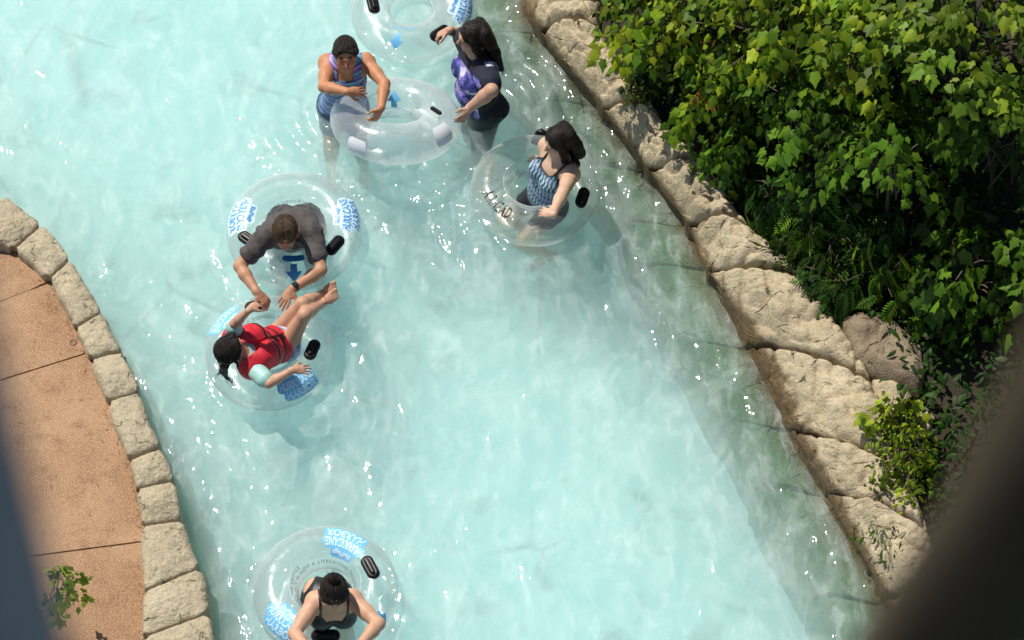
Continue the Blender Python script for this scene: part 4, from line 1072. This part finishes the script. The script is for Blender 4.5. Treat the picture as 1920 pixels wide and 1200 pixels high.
def comb(parent, mat, hd, hp, cut, n, seed, flow, steps=14, L=.014, r=.0023, part=0.0, lift=.002):
    """strands laid on the surface of the hair mass, flowing away from the parting"""
    rs = np.random.RandomState(seed); A, E = hd['A'], hd['E']
    def D(X):
        d = np.full(len(X), 1.0)
        for p in hp.L:
            e = hp.dist(p, X); k = .02; h = np.clip(.5 + .5 * (d - e) / k, 0, 1); d = d * (1 - h) + e * h - k * h * (1 - h)
        return d
    def G(X):
        e = 1e-3; return np.stack([D(X + e * np.eye(3)[i]) - D(X - e * np.eye(3)[i]) for i in range(3)], 1) / (2 * e)
    q = rs.normal(size=(n, 3)); q[:, 2] = np.abs(q[:, 2]) * 1.1 - .35; q /= np.linalg.norm(q, axis=1)[:, None]
    X = E(0, -.014, .032) + (q * .11) @ A; sd = np.sign(q[:, 0] - part + 1e-6)
    for _ in range(6):
        g = G(X); X = X - g * D(X)[:, None] / np.maximum((g * g).sum(1), .2)[:, None]
    jit = rs.normal(0, .22, (n, 3)); paths = [X + G(X) * lift]; alive = np.ones(n, bool); lens = np.full(n, 1)
    for k in range(steps):
        ql = (X - hd['c']) @ A.T; f = flow(ql, sd, k) @ A + jit * .6; g = G(X); g /= np.linalg.norm(g, axis=1)[:, None]
        f -= (f * g).sum(1)[:, None] * g; f /= np.linalg.norm(f, axis=1)[:, None] + 1e-9
        X2 = X + f * L
        for _ in range(3): g2 = G(X2); X2 = X2 - g2 * np.clip(D(X2), -.01, .01)[:, None]
        alive &= (cut(X2) < .004) if cut else True
        X = np.where(alive[:, None], X2, X); lens += alive; paths.append(X + g * (lift + rs.normal(0, .0012, (n, 1))))
    Pp = np.stack(paths, 1); tv, tf = [], []
    for i in range(n):
        if lens[i] < 4 or (cut and cut(Pp[i, :1])[0] > .004): continue
        a, f = tube_pts(Pp[i, :lens[i]], r, r * .5, 4); b = len(tv); tv += a; tf += [tuple(x + b for x in z) for z in f]
    return mesh_obj('hair_strands', tv, tf, M['hair_brown_s'] if mat is M['hair_brown'] else M['hair_black_s'], parent)
back_flow = lambda q, s, k: np.stack([-q[:, 0] * 2, np.full(len(q), -1.0), np.where(q[:, 1] < -.06, .6, .15)], 1)
down_flow = lambda q, s, k: np.stack([s * np.clip(.12 - np.abs(q[:, 0]), 0, 1) * 12, np.full(len(q), -.35), np.full(len(q), -1.0)], 1)
front_flow = lambda q, s, k: np.stack([s * .3, np.full(len(q), .8), np.full(len(q), -.5)], 1)
def stripes(axis, base, pal, per, warp=0.0):
    pal = np.array(pal)
    def fn(v):
        t = ((v - base) @ axis + warp * fbm(v * 9, 2)) / per; i = np.floor(t * len(pal)).astype(int) % len(pal); return pal[i]
    return fn
# ------------------------------------------------------------------ the six bathers
def attach(o): return o
def body_mesh(root, pr, hd, skin, **k): return mesh_obj_body(root, pr, hd, skin, **k)
def mesh_obj_body(root, pr, hd, skin, beard=0.0, hairc=(.02, .014, .01), lip=(.42, .16, .13)):
    return sdf_mesh('body', pr, M['skin'], root, .0048, colfn=face_col(hd, skin, lip, hairc, beard))
def sub(v, tf, b): return (v - b) @ tf['A'].T

# --- woman in the striped suit -------------------------------------------------
J = dict(pelvis=P(643, 198, .02), chest=P(646, 151, .33), neck=P(648, 124, .49), headc=P(648, 101, .65), hf=V(.06, -.98, .16), fwd=V(.1, -1, 0))
J['shA'], J['shB'] = P(614, 118, .45), P(686, 116, .45)
pr = Prims(); hd = head_prims(pr, J['headc'], J['hf'], V(0, -.1, 1)); tf = torso(pr, J, dict(bust=1.12, w=1.02, d=1.05, belly=.8, arm=1.05))
el = reach(J['shA'], 607, 163, .26); wr = reach(el, 652, 172, .225); arm(pr, J['shA'], el, wr, 1.08); hand(pr, wr, P(690, 172, wr[2] - .02) - wr, V(0, .6, -.8), -1, .35, .95)
el = reach(J['shB'], 721, 157, .27); wr = reach(el, 714, 203, .235); arm(pr, J['shB'], el, wr, 1.08); hand(pr, wr, P(699, 231, wr[2] - .06) - wr, V(-.8, .2, -.5), -1, .55, .95); wristW1 = (wr, wr - el)
stand_legs(pr, J['pelvis'], tf['lat'], tf['fw'], a=1.05)
root = person('woman with tied back dark hair in striped blue and purple tankini reaching into tilted tube', J, 0)
mesh_obj_body(root, pr, hd, (.50, .225, .11))
PALS = [(.07, .22, .38), (.30, .45, .62), (.05, .09, .26), (.26, .10, .42), (.42, .30, .58), (.06, .10, .28), (.10, .34, .48), (.34, .50, .64), (.04, .07, .22), (.22, .10, .40), (.07, .25, .42)]
def tank_cut(tf, b, front=.055, strap=.064, sw=.014, back=.07, low=None):
    def cut(X):
        q = (X - b) @ tf['A'].T; x, y, z = np.abs(q[:, 0]), q[:, 1], q[:, 2]
        zt = np.where(y > 0, front, back) + .9 * np.clip(x - .05, 0, .03) - 1.1 * np.clip(x - .095, 0, .2)
        m = z - zt; s_ = np.maximum(np.abs(x - strap - .06 * np.clip(z - .05, 0, .1)) - sw, z - .30)
        r = np.minimum(m, s_)
        if low is not None: r = np.maximum(r, low - z)
        return r
    return cut
sdf_mesh('tankini_top', pr.pick('torso'), M['cloth_wet'], root, .0045, .008, tank_cut(tf, J['chest'], .105, .082, .030), wrinkle(.002, 20), stripes(tf['up'], J['chest'], PALS, .135, .012))
sdf_mesh('swim_skirt', pr.pick('torso_hip', 'leg_thigh'), M['cloth_wet'], root, .0055, .016, lambda X: np.maximum(((X - J['pelvis']) @ tf['up']) - .02, -.24 - ((X - J['pelvis']) @ tf['up'])), wrinkle(.006, 16), lambda v: np.where(fbm(v * 30, 2)[:, None] > .1, (.03, .10, .20), (.015, .05, .12)))
hp, hc = hair_cap(hd, .011, .010); E = hd['E']; hp.ell(E(0, -.10, .02), hd['A'], (.035, .03, .035), .02, 'hair')
for x in (-1, 1): hp.cone(E(x * .05, .075, .085), E(x * .082, .0, .02), .012, .014, .02, 'hair')
sdf_mesh('hair', hp, M['hair_black'], root, .0045, 0, hc, lambda X: .004 * noise3(X * np.array((90, 90, 25))))
comb(root, M['hair_black'], hd, hp, hc, 330, 1, back_flow)
ring('wristband', wristW1[0] - nrm(wristW1[1]) * .012, wristW1[1], .029, .010, .003, mat_plain('pink_band', (.55, .20, .42), .4), root)
# tie string at the hip
a, f = tube_pts([P(606, 172, .12), P(598, 178, .10), P(594, 190, .06), P(598, 198, .03), P(597, 210, -.02)], .003, .003, 5); mesh_obj('tie_string', a, f, M['ink'], root)

# --- woman in the navy and tie dye shirt -----------------------------------------
fw = nrm(V(-1, -.35, 0)); lt = V(fw[1], -fw[0], 0) * -1
lt = nrm(V(.35, -1, 0))
J = dict(pelvis=P(902, 190, .06), chest=P(895, 132, .44), neck=P(894, 96, .62), headc=P(886, 68, .78), hf=V(-.93, -.32, -.06), fwd=fw)
J['shA'] = J['neck'] + lt * .155 + V(.01, 0, -.06); J['shB'] = J['neck'] - lt * .15 + V(-.02, 0, -.06)
pr = Prims(); hd = head_prims(pr, J['headc'], J['hf'], V(-.1, 0, 1)); tf = torso(pr, J, dict(bust=1.3, w=1.08, d=1.18, belly=1.2, arm=1.1))
el = reach(J['shA'], 922, 170, .27); wr = reach(el, 880, 203, .235, True); arm(pr, J['shA'], el, wr, 1.25); hand(pr, wr, P(868, 222, wr[2] - .03) - wr, V(-.6, .5, -.5), -1, .5, .95); elA = el
el = reach(J['shB'], 866, 66, .25, True); wr = reach(el, 842, 57, .20); arm(pr, J['shB'], el, wr, 1.1); hand(pr, wr, P(820, 66, wr[2] - .04) - wr, V(-.2, -.3, -.9), 1, .75, 1.0); wristW2 = (wr, wr - el); elB = el
stand_legs(pr, J['pelvis'], tf['lat'], tf['fw'], a=1.2)
root = person('woman with long black hair in navy and tie dye shirt gripping the topmost tube', J, 0)
mesh_obj_body(root, pr, hd, (.52, .30, .20))
sh = pr.pick('torso'); sh.cone(J['shA'], J['shA'] + (elA - J['shA']) * .62, .080, .078, .04, 'sl'); sh.cone(J['shB'], J['shB'] + (elB - J['shB']) * .62, .074, .070, .04, 'sl')
def tiedye(v, tf=tf, J=J):
    q = (v - J['chest']) @ tf['A'].T; n = fbm(v * 8, 4); n2 = fbm(v * 14 + 9, 3)
    pal = np.where((n > .16)[:, None], (.62, .62, .74), np.where((n2 > .10)[:, None], (.30, .22, .52), np.where((n < -.12)[:, None], (.03, .035, .16), (.10, .11, .46))))
    front = (q[:, 1] > .085 + .02 * fbm(v * 6, 2)) & (np.abs(q[:, 0]) < .30)
    stripe = (q[:, 1] < -.02) & (np.abs(np.abs(q[:, 0]) - .14) < .025) & (q[:, 2] > -.1)
    return np.where((front | stripe)[:, None], pal, np.array((.009, .011, .026)) * (1 + .3 * n[:, None]))
sdf_mesh('shirt', sh, M['cloth'], root, .005, .013, lambda X: np.maximum(-.47 - (X - J['chest']) @ tf['up'], np.linalg.norm(X - J['neck'] - tf['up'] * .05 - tf['fw'] * .03, axis=1) * -1 + .085), wrinkle(.007, 11, 3), tiedye)
sdf_mesh('shorts', pr.pick('torso_hip', 'leg_thigh'), M['cloth_wet'], root, .0055, .010, lambda X: np.maximum((X - J['pelvis']) @ tf['up'] - .10, -.42 - (X - J['pelvis']) @ tf['up']), wrinkle(.004, 14), lambda v: np.tile(np.array((.008, .008, .010)), (len(v), 1)))
hp, hc = hair_cap(hd, .011, .0); E = hd['E']
for x in (-.075, -.04, 0, .04, .075):
    hp.chain([E(x * .8, -.075, .05), E(x * 1.1, -.105, -.05), J['neck'] + tf['T'](V(0, 0, 0), x * 1.3, -.105, .02), J['chest'] + tf['T'](V(0, 0, 0), x * 1.5, -.145, .06)], (.042, .040, .034, .018), .03, 'hair')
for x in (-1, 1): hp.chain([E(x * .072, .02, .04), E(x * .086, .005, -.05), E(x * .09, -.02, -.13), E(x * .085, -.04, -.22)], (.026, .026, .026, .014), .025, 'hair')
sdf_mesh('hair', hp, M['hair_black'], root, .005, 0, hc, lambda X: .007 * noise3(X * np.array((75, 75, 12))))
comb(root, M['hair_black'], hd, hp, hc, 420, 2, down_flow, 26, .018)
strands(root, M['hair_black'], np.array([J['chest'] + tf['T'](V(0, 0, 0), x, -.15, .07) for x in (-.10, -.05, 0, .05, .10)]), np.tile(nrm(-tf['up'] * 1.0 - tf['fw'] * .15), (5, 1)), .12, 60, .0024, 14)
ring('wristband', wristW2[0] - nrm(wristW2[1]) * .012, wristW2[1], .031, .012, .003, M['watch'], root)

# --- woman in the patterned top ----------------------------------------------------
fw = nrm(V(-.86, -.5, 0)); lt = nrm(V(.5, -.86, 0))
J = dict(pelvis=P(1023, 374, .05), chest=P(1037, 326, .35), neck=P(1048, 291, .505), headc=P(1048, 264, .66), hf=V(-.88, -.42, -.18), fwd=fw)
J['shA'] = J['neck'] + lt * .150 + V(.01, .0, -.055); J['shB'] = J['neck'] - lt * .14 + V(-.01, 0, -.055)
pr = Prims(); hd = head_prims(pr, J['headc'], J['hf'], V(-.15, 0, 1)); tf = torso(pr, J, dict(bust=1.15, w=.95, d=1.0, belly=.9))
el = reach(J['shA'], 1056, 360, .265); wr = reach(el, 1036, 402, .225); arm(pr, J['shA'], el, wr, 1.08); hand(pr, wr, P(1007, 394, wr[2] - .05) - wr, V(.1, .2, -.9), -1, .35, .95); wristW3 = (wr, wr - el)
el = reach(J['shB'], 1026, 296, .24, True); wr = reach(el, 1009, 302, .20, True); arm(pr, J['shB'], el, wr, 1.0); hand(pr, wr, P(1000, 288, wr[2] - .05) - wr, V(0, -.2, -.9), 1, .45, .9)
for x in (-1, 1):
    hip = J['pelvis'] + tf['lat'] * x * .09 + V(0, 0, -.04); kn = hip + fw * .26 + V(0, 0, -.16) + tf['lat'] * x * .03; an = kn - fw * .22 + V(0, 0, -.34); leg(pr, hip, kn, an, an + fw * .16 - V(0, 0, .04), 1.0)
root = person('woman with wavy black hair in teal patterned tankini sitting in the greenish tube', J, 0)
mesh_obj_body(root, pr, hd, (.60, .39, .27))
def aztec(v, tf=tf, J=J):
    q = (v - J['chest']) @ tf['A'].T; z = q[:, 2]; x = q[:, 0] + q[:, 1] * .6
    t = np.floor(z / .021).astype(int) % 6; pal = np.array([(.10, .30, .38), (.03, .05, .12), (.32, .50, .55), (.10, .08, .22), (.08, .26, .30), (.26, .20, .40)])
    c = pal[t].copy(); zig = np.sin(x * 190 + np.where(t % 2 == 0, 0, 1.7)) > .25
    c[zig & (t % 2 == 0)] = (.02, .035, .08); c[zig & (t == 1)] = (.40, .55, .58); c[zig & (t == 3)] = (.22, .40, .46)
    edge = (z > .045) & (np.abs(z) > -1); return c * (1 + .15 * fbm(v * 20, 2)[:, None])
cut3 = tank_cut(tf, J['chest'], .085, .075, .008, .04)
sdf_mesh('tankini_top', pr.pick('torso'), M['cloth_wet'], root, .0045, .008, lambda X: np.maximum(cut3(X), -.30 - (X - J['chest']) @ tf['up']), wrinkle(.003, 18, 5), aztec)
sdf_mesh('neckline_trim', pr.pick('torso'), M['ink'], root, .0045, .0105, lambda X: np.abs(cut3(X) + .004) - .0045)
sdf_mesh('swim_shorts', pr.pick('torso_hip', 'leg_thigh'), M['cloth_wet'], root, .005, .008, lambda X: np.maximum((X - J['pelvis']) @ tf['up'] - .055, np.linalg.norm(X - J['pelvis'], axis=1) - .22), wrinkle(.003, 18), lambda v: np.tile(np.array((.008, .008, .010)), (len(v), 1)))
hp, hc = hair_cap(hd, .012, .0); E = hd['E']
for x in (-.07, -.03, .02, .06):
    hp.chain([E(x * .8, -.07, .05), E(x * 1.2, -.095, -.05), E(x * 1.3, -.10, -.14), J['neck'] + tf['T'](V(0, 0, 0), x * 1.5 + .02, -.10, -.06), J['neck'] + tf['T'](V(0, 0, 0), x * 1.7 + .04, -.10, -.16)], (.044, .040, .036, .028, .012), .03, 'hair')
for x in (-1, 1): hp.chain([E(x * .074, .018, .045), E(x * .09, .01, -.04), E(x * .088, .02, -.12), E(x * .07, .03, -.18)], (.026, .027, .022, .008), .02, 'hair')
hh_ = sdf_mesh('hair', hp, M['hair_black'], root, .005, 0, hc, lambda X: .008 * noise3(X * np.array((60, 60, 22))))
comb(root, M['hair_black'], hd, hp, hc, 420, 3, down_flow, 22, .018)
rts = np.array([J['neck'] + tf['T'](V(0, 0, 0), x + .03, -.11, -.13) for x in (-.10, -.05, 0, .05, .09)]); strands(root, M['hair_black'], rts, np.tile(nrm(V(.25, -.1, -1)), (5, 1)), .12, 40, .0022, 4)
ring('bracelet', wristW3[0] - nrm(wristW3[1]) * .015, wristW3[1], .0285, .003, .002, M['ink'], root)

# --- man in the grey shirt -----------------------------------------------------------
J = dict(pelvis=P(553, 428, .0), chest=P(547, 431, .35), neck=P(539, 430, .49), headc=P(535, 436, .615), hf=V(.05, -.95, -.24), fwd=V(-.05, -1, -.2))
J['shA'], J['shB'] = P(500, 441, .45), P(585, 437, .45)
pr = Prims(); hd = head_prims(pr, J['headc'], J['hf'], V(0, -.25, .95), 1.02); tf = torso(pr, J, dict(w=1.18, d=1.12, s=1.02, belly=1.0, arm=1.0, neck=1.1))
elA = reach(J['shA'], 449, 499, .285); wr = reach(elA, 482, 548, .255); arm(pr, J['shA'], elA, wr, 1.12); hand(pr, wr, P(503, 570, wr[2] - .05) - wr, V(.1, -.2, -.9), -1, .65, 1.05)
elB = reach(J['shB'], 602, 506, .285); wr = reach(elB, 549, 541, .255); arm(pr, J['shB'], elB, wr, 1.12); hand(pr, wr, P(528, 572, wr[2] - .05) - wr, V(-.1, -.1, -1), 1, .22, 1.05, .16); wristM = (wr, wr - elB)
stand_legs(pr, J['pelvis'], tf['lat'], V(0, -1, 0), a=1.1, spread=.13)
root = person('man in dark grey tee shirt leaning forward inside his tube holding the girl\'s tube', J, 0)
mesh_obj_body(root, pr, hd, (.47, .245, .145), .45, (.05, .035, .022))
sh = pr.pick('torso')
for s_, e_ in ((J['shA'], elA), (J['shB'], elB)): sh.cone(s_, s_ + (e_ - s_) * .60, .057, .060, .04, 'sl')
sdf_mesh('shirt', sh, M['cloth'], root, .005, .014, lambda X: np.maximum(-.46 - (X - J['chest']) @ tf['up'], .092 - np.linalg.norm(X - J['neck'] - tf['up'] * .06 - tf['fw'] * .02, axis=1)), lambda X: .009 * fbm(X * np.array((9, 16, 13)), 3) + .006 * np.sin(X @ V(60, 25, 40) + 5 * noise3(X * 6)), lambda v: np.array((.080, .070, .068)) * (1 + .25 * fbm(v * 7, 3)[:, None]))
sdf_mesh('board_shorts', pr.pick('torso_hip', 'leg_thigh'), M['cloth_wet'], root, .0055, .016, lambda X: np.maximum((X - J['pelvis'])[:, 2] - .06, -.46 - (X - J['pelvis'])[:, 2]), wrinkle(.006, 12), lambda v: np.array((.10, .16, .22)) * (1 + .4 * fbm(v * 9, 3)[:, None]))
bd = nrm(J['shB'] - elB); badge = J['shB'] * .62 + elB * .38 + V(.03, -.045, .075)
hp, hc = hair_cap(hd, .010, .012); E = hd['E']
for k in range(26):
    a = rnd.uniform(-1, 1); hp.cone(E(a * .06, .02 + rnd.uniform(-.03, .02), .113), E(a * .066, .083, .085 - abs(a) * .02), .008, .005, .008, 'hair')
sdf_mesh('hair', hp, M['hair_brown'], root, .0045, 0, hc, lambda X: .006 * noise3(X * np.array((70, 40, 70))))
comb(root, M['hair_brown'], hd, hp, hc, 340, 4, front_flow, 8, .011)
c_ = wristM[0] - nrm(wristM[1]) * .02; ring('watch_strap', c_, wristM[1], .0315, .011, .004, M['watch'], root)
n_ = nrm(V(-.1, -.15, 1) - (V(-.1, -.15, 1) @ nrm(wristM[1])) * nrm(wristM[1])); t_ = nrm(np.cross(wristM[1], n_)); d_ = nrm(wristM[1])
vs = []
for (x, y, z) in ((-1, -1, 0), (1, -1, 0), (1, 1, 0), (-1, 1, 0), (-1, -1, .6), (1, -1, .6), (1, 1, .6), (-1, 1, .6), (-.75, -.75, 1), (.75, -.75, 1), (.75, .75, 1), (-.75, .75, 1)): vs.append(c_ + n_ * (.030 + z * .010) + t_ * x * .018 + d_ * y * .021)
mesh_obj('watch_case', vs, [(3, 2, 1, 0), (0, 1, 5, 4), (1, 2, 6, 5), (2, 3, 7, 6), (3, 0, 4, 7), (4, 5, 9, 8), (5, 6, 10, 9), (6, 7, 11, 10), (7, 4, 8, 11), (8, 9, 10, 11)], M['screen'], root, smooth=False)

# --- girl in the red life vest ----------------------------------------------------------
J = dict(pelvis=P(532, 640, .17), chest=P(487, 656, .34), neck=P(459, 660, .45), headc=P(433, 655, .53), hf=V(.78, .50, .22), fwd=V(.45, .35, .85))
J['shA'], J['shB'] = P(440, 634, .43), P(472, 686, .41)
pr = Prims(); hd = head_prims(pr, J['headc'], J['hf'], V(-.45, -.15, .85), .93); tf = torso(pr, J, dict(w=.84, d=.86, s=.9, arm=.85, neck=.8))
elA = reach(J['shA'], 439, 607, .20); wr = reach(elA, 468, 581, .19); arm(pr, J['shA'], elA, wr, .82); hand(pr, wr, P(486, 566, wr[2] - .02) - wr, V(.2, .2, -.9), -1, .6, .85)
elB = reach(J['shB'], 504, 719, .21); wr = reach(elB, 549, 694, .19); arm(pr, J['shB'], elB, wr, .85); hand(pr, wr, P(582, 692, wr[2] - .03) - wr, V(.1, .2, -1), 1, .22, .88, .2)
hA, hB = P(519, 626, .17), P(537, 652, .17)
kA = reach(hA, 567, 569, .34); aA = reach(kA, 604, 551, .33, True); leg(pr, hA, kA, aA, aA + nrm(P(621, 541, aA[2] + .06) - aA) * .125, .82)
kB = reach(hB, 571, 590, .34); aB = reach(kB, 606, 568, .33, True); leg(pr, hB, kB, aB, aB + nrm(P(625, 555, aB[2] + .06) - aB) * .125, .82)
root = person('girl with black ponytail in red life vest lying back across her tube', J, 0)
mesh_obj_body(root, pr, hd, (.53, .30, .195))
sl = Prims()
for s_, e_, r_ in ((J['shA'], elA, .052), (J['shB'], elB, .056)): sl.cone(s_, s_ + (e_ - s_) * .75, r_ + .006, r_, .02, 'sl')
sl.L += pr.pick('torso_sh', 'torso_rib').L
sdf_mesh('rash_shirt', sl, M['cloth_wet'], root, .0045, .008, lambda X: np.maximum(np.maximum((J['pelvis'] - X) @ tf['up'] + .06, .07 - np.linalg.norm(X - J['neck'] - tf['up'] * .05, axis=1)), -1), wrinkle(.004, 20, 2), lambda v: np.tile(np.array((.36, .62, .56)), (len(v), 1)) * (1 + .08 * fbm(v * 9, 2)[:, None]))
vt = pr.pick('torso_rib', 'torso_waist', 'torso_hip', 'torso_sh'); T_ = lambda x, y, z: tf['T'](J['chest'], x, y, z)
for x in (-1, 1): vt.chain([T_(x * .075, .07, .05), T_(x * .078, .045, .12), T_(x * .082, -.04, .14), T_(x * .08, -.09, .04)], (.055, .052, .05, .05), .03, 'torso_strap')
def vcut(X):
    q = (X - J['chest']) @ tf['A'].T; x, y, z = q[:, 0], q[:, 1], q[:, 2]
    neck = .046 - np.sqrt(x ** 2 + np.where(z > .18, 0, (z - .18) / 1.0) ** 2 + np.clip(-.06 - y, 0, 1) ** 2 * 2)
    holes = .062 - np.minimum(np.linalg.norm(q - np.array(((J['shA'] - J['chest']) @ tf['A'].T)) * V(1.12, 1, 1), axis=1), np.linalg.norm(q - np.array(((J['shB'] - J['chest']) @ tf['A'].T)) * V(1.12, 1, 1), axis=1))
    return np.maximum(np.maximum(neck, holes), -.205 - z)
def puff(X):
    q = (X - J['chest']) @ tf['A'].T
    seam = np.exp(-(q[:, 0] / .006) ** 2) * (q[:, 1] > 0) * .014 + sum(np.exp(-((q[:, 2] - z0) / .008) ** 2) for z0 in (.035, -.045, -.125)) * .008
    return seam + .005 * fbm(X * 14, 3)
sdf_mesh('life_vest', vt, M['nylon'], root, .0045, .034, vcut, puff, lambda v: np.array((.60, .012, .028)) * (1 + .15 * fbm(v * 8, 3)[:, None]))
for z0 in (.035, -.045, -.125): sdf_mesh('belt', vt, M['watch'], root, .0042, .0350, lambda X, z0=z0: np.abs((X - J['chest']) @ tf['up'] - z0) - .016, puff)
for z0 in (.035, -.045, -.125):
    b0 = T_(.025, .128 + (.0 if z0 > 0 else .0), z0); vs = []
    for (x, y, z) in ((-1, -1, -1), (1, -1, -1), (1, 1, -1), (-1, 1, -1), (-1, -.8, 1), (1, -.8, 1), (1, .8, 1), (-1, .8, 1)): vs.append(b0 + tf['lat'] * x * .024 + tf['up'] * y * .015 + tf['fw'] * (z * .012))
    mesh_obj('buckle', vs, [(3, 2, 1, 0), (4, 5, 6, 7), (0, 1, 5, 4), (1, 2, 6, 5), (2, 3, 7, 6), (3, 0, 4, 7)], M['black'], root, smooth=False)
sdf_mesh('swim_shorts', pr.pick('torso_hip', 'leg_thigh'), M['cloth_wet'], root, .0045, .009, lambda X: np.maximum(np.linalg.norm(X - J['pelvis'] + tf['up'] * .04, axis=1) - .155, (X - J['pelvis']) @ tf['up'] - .06), wrinkle(.003, 20), lambda v: np.where(fbm(v * 24, 3)[:, None] > .06, (.42, .40, .60), (.16, .20, .42)))
hp, hc = hair_cap(hd, .014, -.004); E = hd['E']
for x in (-1, 1): hp.chain([E(x * .03, .075, .10), E(x * .078, .04, .05), E(x * .084, .0, -.02)], (.014, .016, .014), .02, 'hair')
pt = E(.02, -.105, -.01); q1, q2, q3 = P(421, 684, .44), P(419, 695, .36), P(424, 708, .30)
hp.chain([pt, q1, q2, q3], (.022, .034, .030, .010), .012, 'hair')
sdf_mesh('hair', hp, M['hair_black'], root, .0045, 0, hc, lambda X: .006 * noise3(X * np.array((80, 80, 30))))
comb(root, M['hair_black'], hd, hp, hc, 360, 5, back_flow)
strands(root, M['hair_black'], np.array([q2, q2, q3]), np.array([nrm(q3 - q2), nrm(q3 - q2 + V(-.06, .02, 0)), nrm(q3 - q2 + V(.05, 0, 0))]), .10, 46, .002, 6)
ring('hair_tie', pt * .45 + q1 * .55, q1 - pt, .026, .006, .006, M['logo_white'], root)

# --- woman in the black top at the bottom edge ----------------------------------------------
J = dict(pelvis=P(614, 1122, .0), chest=P(623, 1135, .33), neck=P(625, 1124, .49), headc=P(627, 1110, .625), hf=V(.08, -.90, -.36), fwd=V(.05, -1, -.2))
J['shA'], J['shB'] = P(592, 1127, .45), P(660, 1123, .45)
pr = Prims(); hd = head_prims(pr, J['headc'], J['hf'], V(.03, -.5, .9)); tf = torso(pr, J, dict(bust=1.25, w=1.0, d=1.0))
elA = reach(J['shA'], 552, 1188, .275); wr = reach(elA, 580, 1222, .235); arm(pr, J['shA'], elA, wr, 1.12); hand(pr, wr, P(602, 1226, wr[2] - .03) - wr, V(.1, .2, -.9), -1, .6, .95)
elB = reach(J['shB'], 710, 1170, .275); wr = reach(elB, 674, 1210, .235); arm(pr, J['shB'], elB, wr, 1.12); hand(pr, wr, P(648, 1218, wr[2] - .03) - wr, V(-.1, .2, -.9), 1, .6, .95)
stand_legs(pr, J['pelvis'], tf['lat'], V(0, -1, 0), a=1.0)
root = person('woman with black hair in a small bun wearing black strappy top at bottom edge', J, 0)
mesh_obj_body(root, pr, hd, (.58, .335, .215))
c4 = tank_cut(tf, J['chest'], .078, .085, .009, -.01)
sdf_mesh('swim_top', pr.pick('torso'), M['cloth_wet'], root, .0045, .008, lambda X: np.maximum(c4(X), -.10 - (X - J['chest']) @ tf['up']), wrinkle(.002, 20), lambda v: np.tile(np.array((.010, .010, .012)), (len(v), 1)))
sdf_mesh('swim_bottom', pr.pick('torso_hip', 'leg_thigh'), M['cloth_wet'], root, .005, .008, lambda X: np.linalg.norm(X - J['pelvis'] + V(0, 0, .05), axis=1) - .19, None, lambda v: np.tile(np.array((.010, .010, .012)), (len(v), 1)))
hp, hc = hair_cap(hd, .011, .0); E = hd['E']
hp.ell(E(0, -.075, .128), hd['A'], (.034, .034, .030), .012, 'hair')
for x in (-1, 1): hp.chain([E(x * .012, .08, .092), E(x * .06, .055, .06), E(x * .080, .01, .01)], (.012, .016, .014), .02, 'hair')
sdf_mesh('hair', hp, M['hair_black'], root, .0045, 0, hc, lambda X: .0045 * noise3(X * np.array((90, 40, 60))) + .006 * np.exp(-(((X - hd['c']) @ hd['A'].T)[:, 0] / .003) ** 2))
comb(root, M['hair_black'], hd, hp, hc, 360, 6, back_flow)
strands(root, M['hair_black'], np.array([E(.0, -.08, .15), E(.02, -.08, .145), E(-.015, -.085, .14)]), np.array([nrm(CU + V(.2, 0, 0)), nrm(CU + V(.8, 0, 0)), nrm(CU - V(.3, 0, 0))]), .06, 18, .0016, 8)

# ================================================================== TOWER POSTS CLOSE TO THE CAMERA
def post(name, label, top, bottom, r0, r1, mat, sq=False, rough=.006):
    n = 60; ax = nrm(bottom - top); a = nrm(np.cross(ax, V(0, 1, 0))); b = np.cross(ax, a); vs = []; K = 24
    for i in range(n):
        t = i / (n - 1); c = top + (bottom - top) * t; r = r0 + (r1 - r0) * t
        for k in range(K):
            q = 2 * PI * k / K; cx, sy = math.cos(q), math.sin(q)
            if sq: m = (abs(cx) ** 6 + abs(sy) ** 6) ** (-1 / 6)
            else: m = 1 + rough / r * float(noise3(V(cx * 1.2, sy * 1.2, t * 40)[None])[0]) * 4
            vs.append(c + (a * cx + b * sy) * r * m)
    idx = np.arange(n * K).reshape(n, K); f = np.stack([idx[:-1], idx[1:], np.roll(idx, -1, 1)[1:], np.roll(idx, -1, 1)[:-1]], -1).reshape(-1, 4)
    faces = [tuple(q) for q in f] + [tuple(range(K - 1, -1, -1)), tuple((n - 1) * K + k for k in range(K))]
    o = mesh_obj(name, vs, faces, mat, smooth=not sq); return tag(o, label, 'post')
def at_depth(px, py, dist): return CAM + ray(px, py) * dist
M['bluegrey'] = mat_plain('painted_steel', (.36, .40, .44), .45, .15, 6)
M['darkwood'] = mat_plain('dark_timber', (.062, .046, .025), .8, .5, 5, .3)
c0 = at_depth(-72, 1000, 1.55); rr_ = 0.030
post('steel_post', 'blurred blue grey steel post crossing the bottom left corner', V(c0[0], c0[1], CAM[2] + 1.0), V(c0[0], c0[1], -.1), rr_, rr_, M['bluegrey'])
pA, pB = at_depth(2072, 790, 1.75), at_depth(1840, 1020, 1.85)
va = ray(560, 3000); pC = pA
top = pC - va * 1.2; bot = pC + va * ((pC[2] + .1) / -va[2])
post('timber_post', 'blurred dark brown leaning timber pole covering the bottom right corner', top, bot, .052, .075, M['darkwood'])
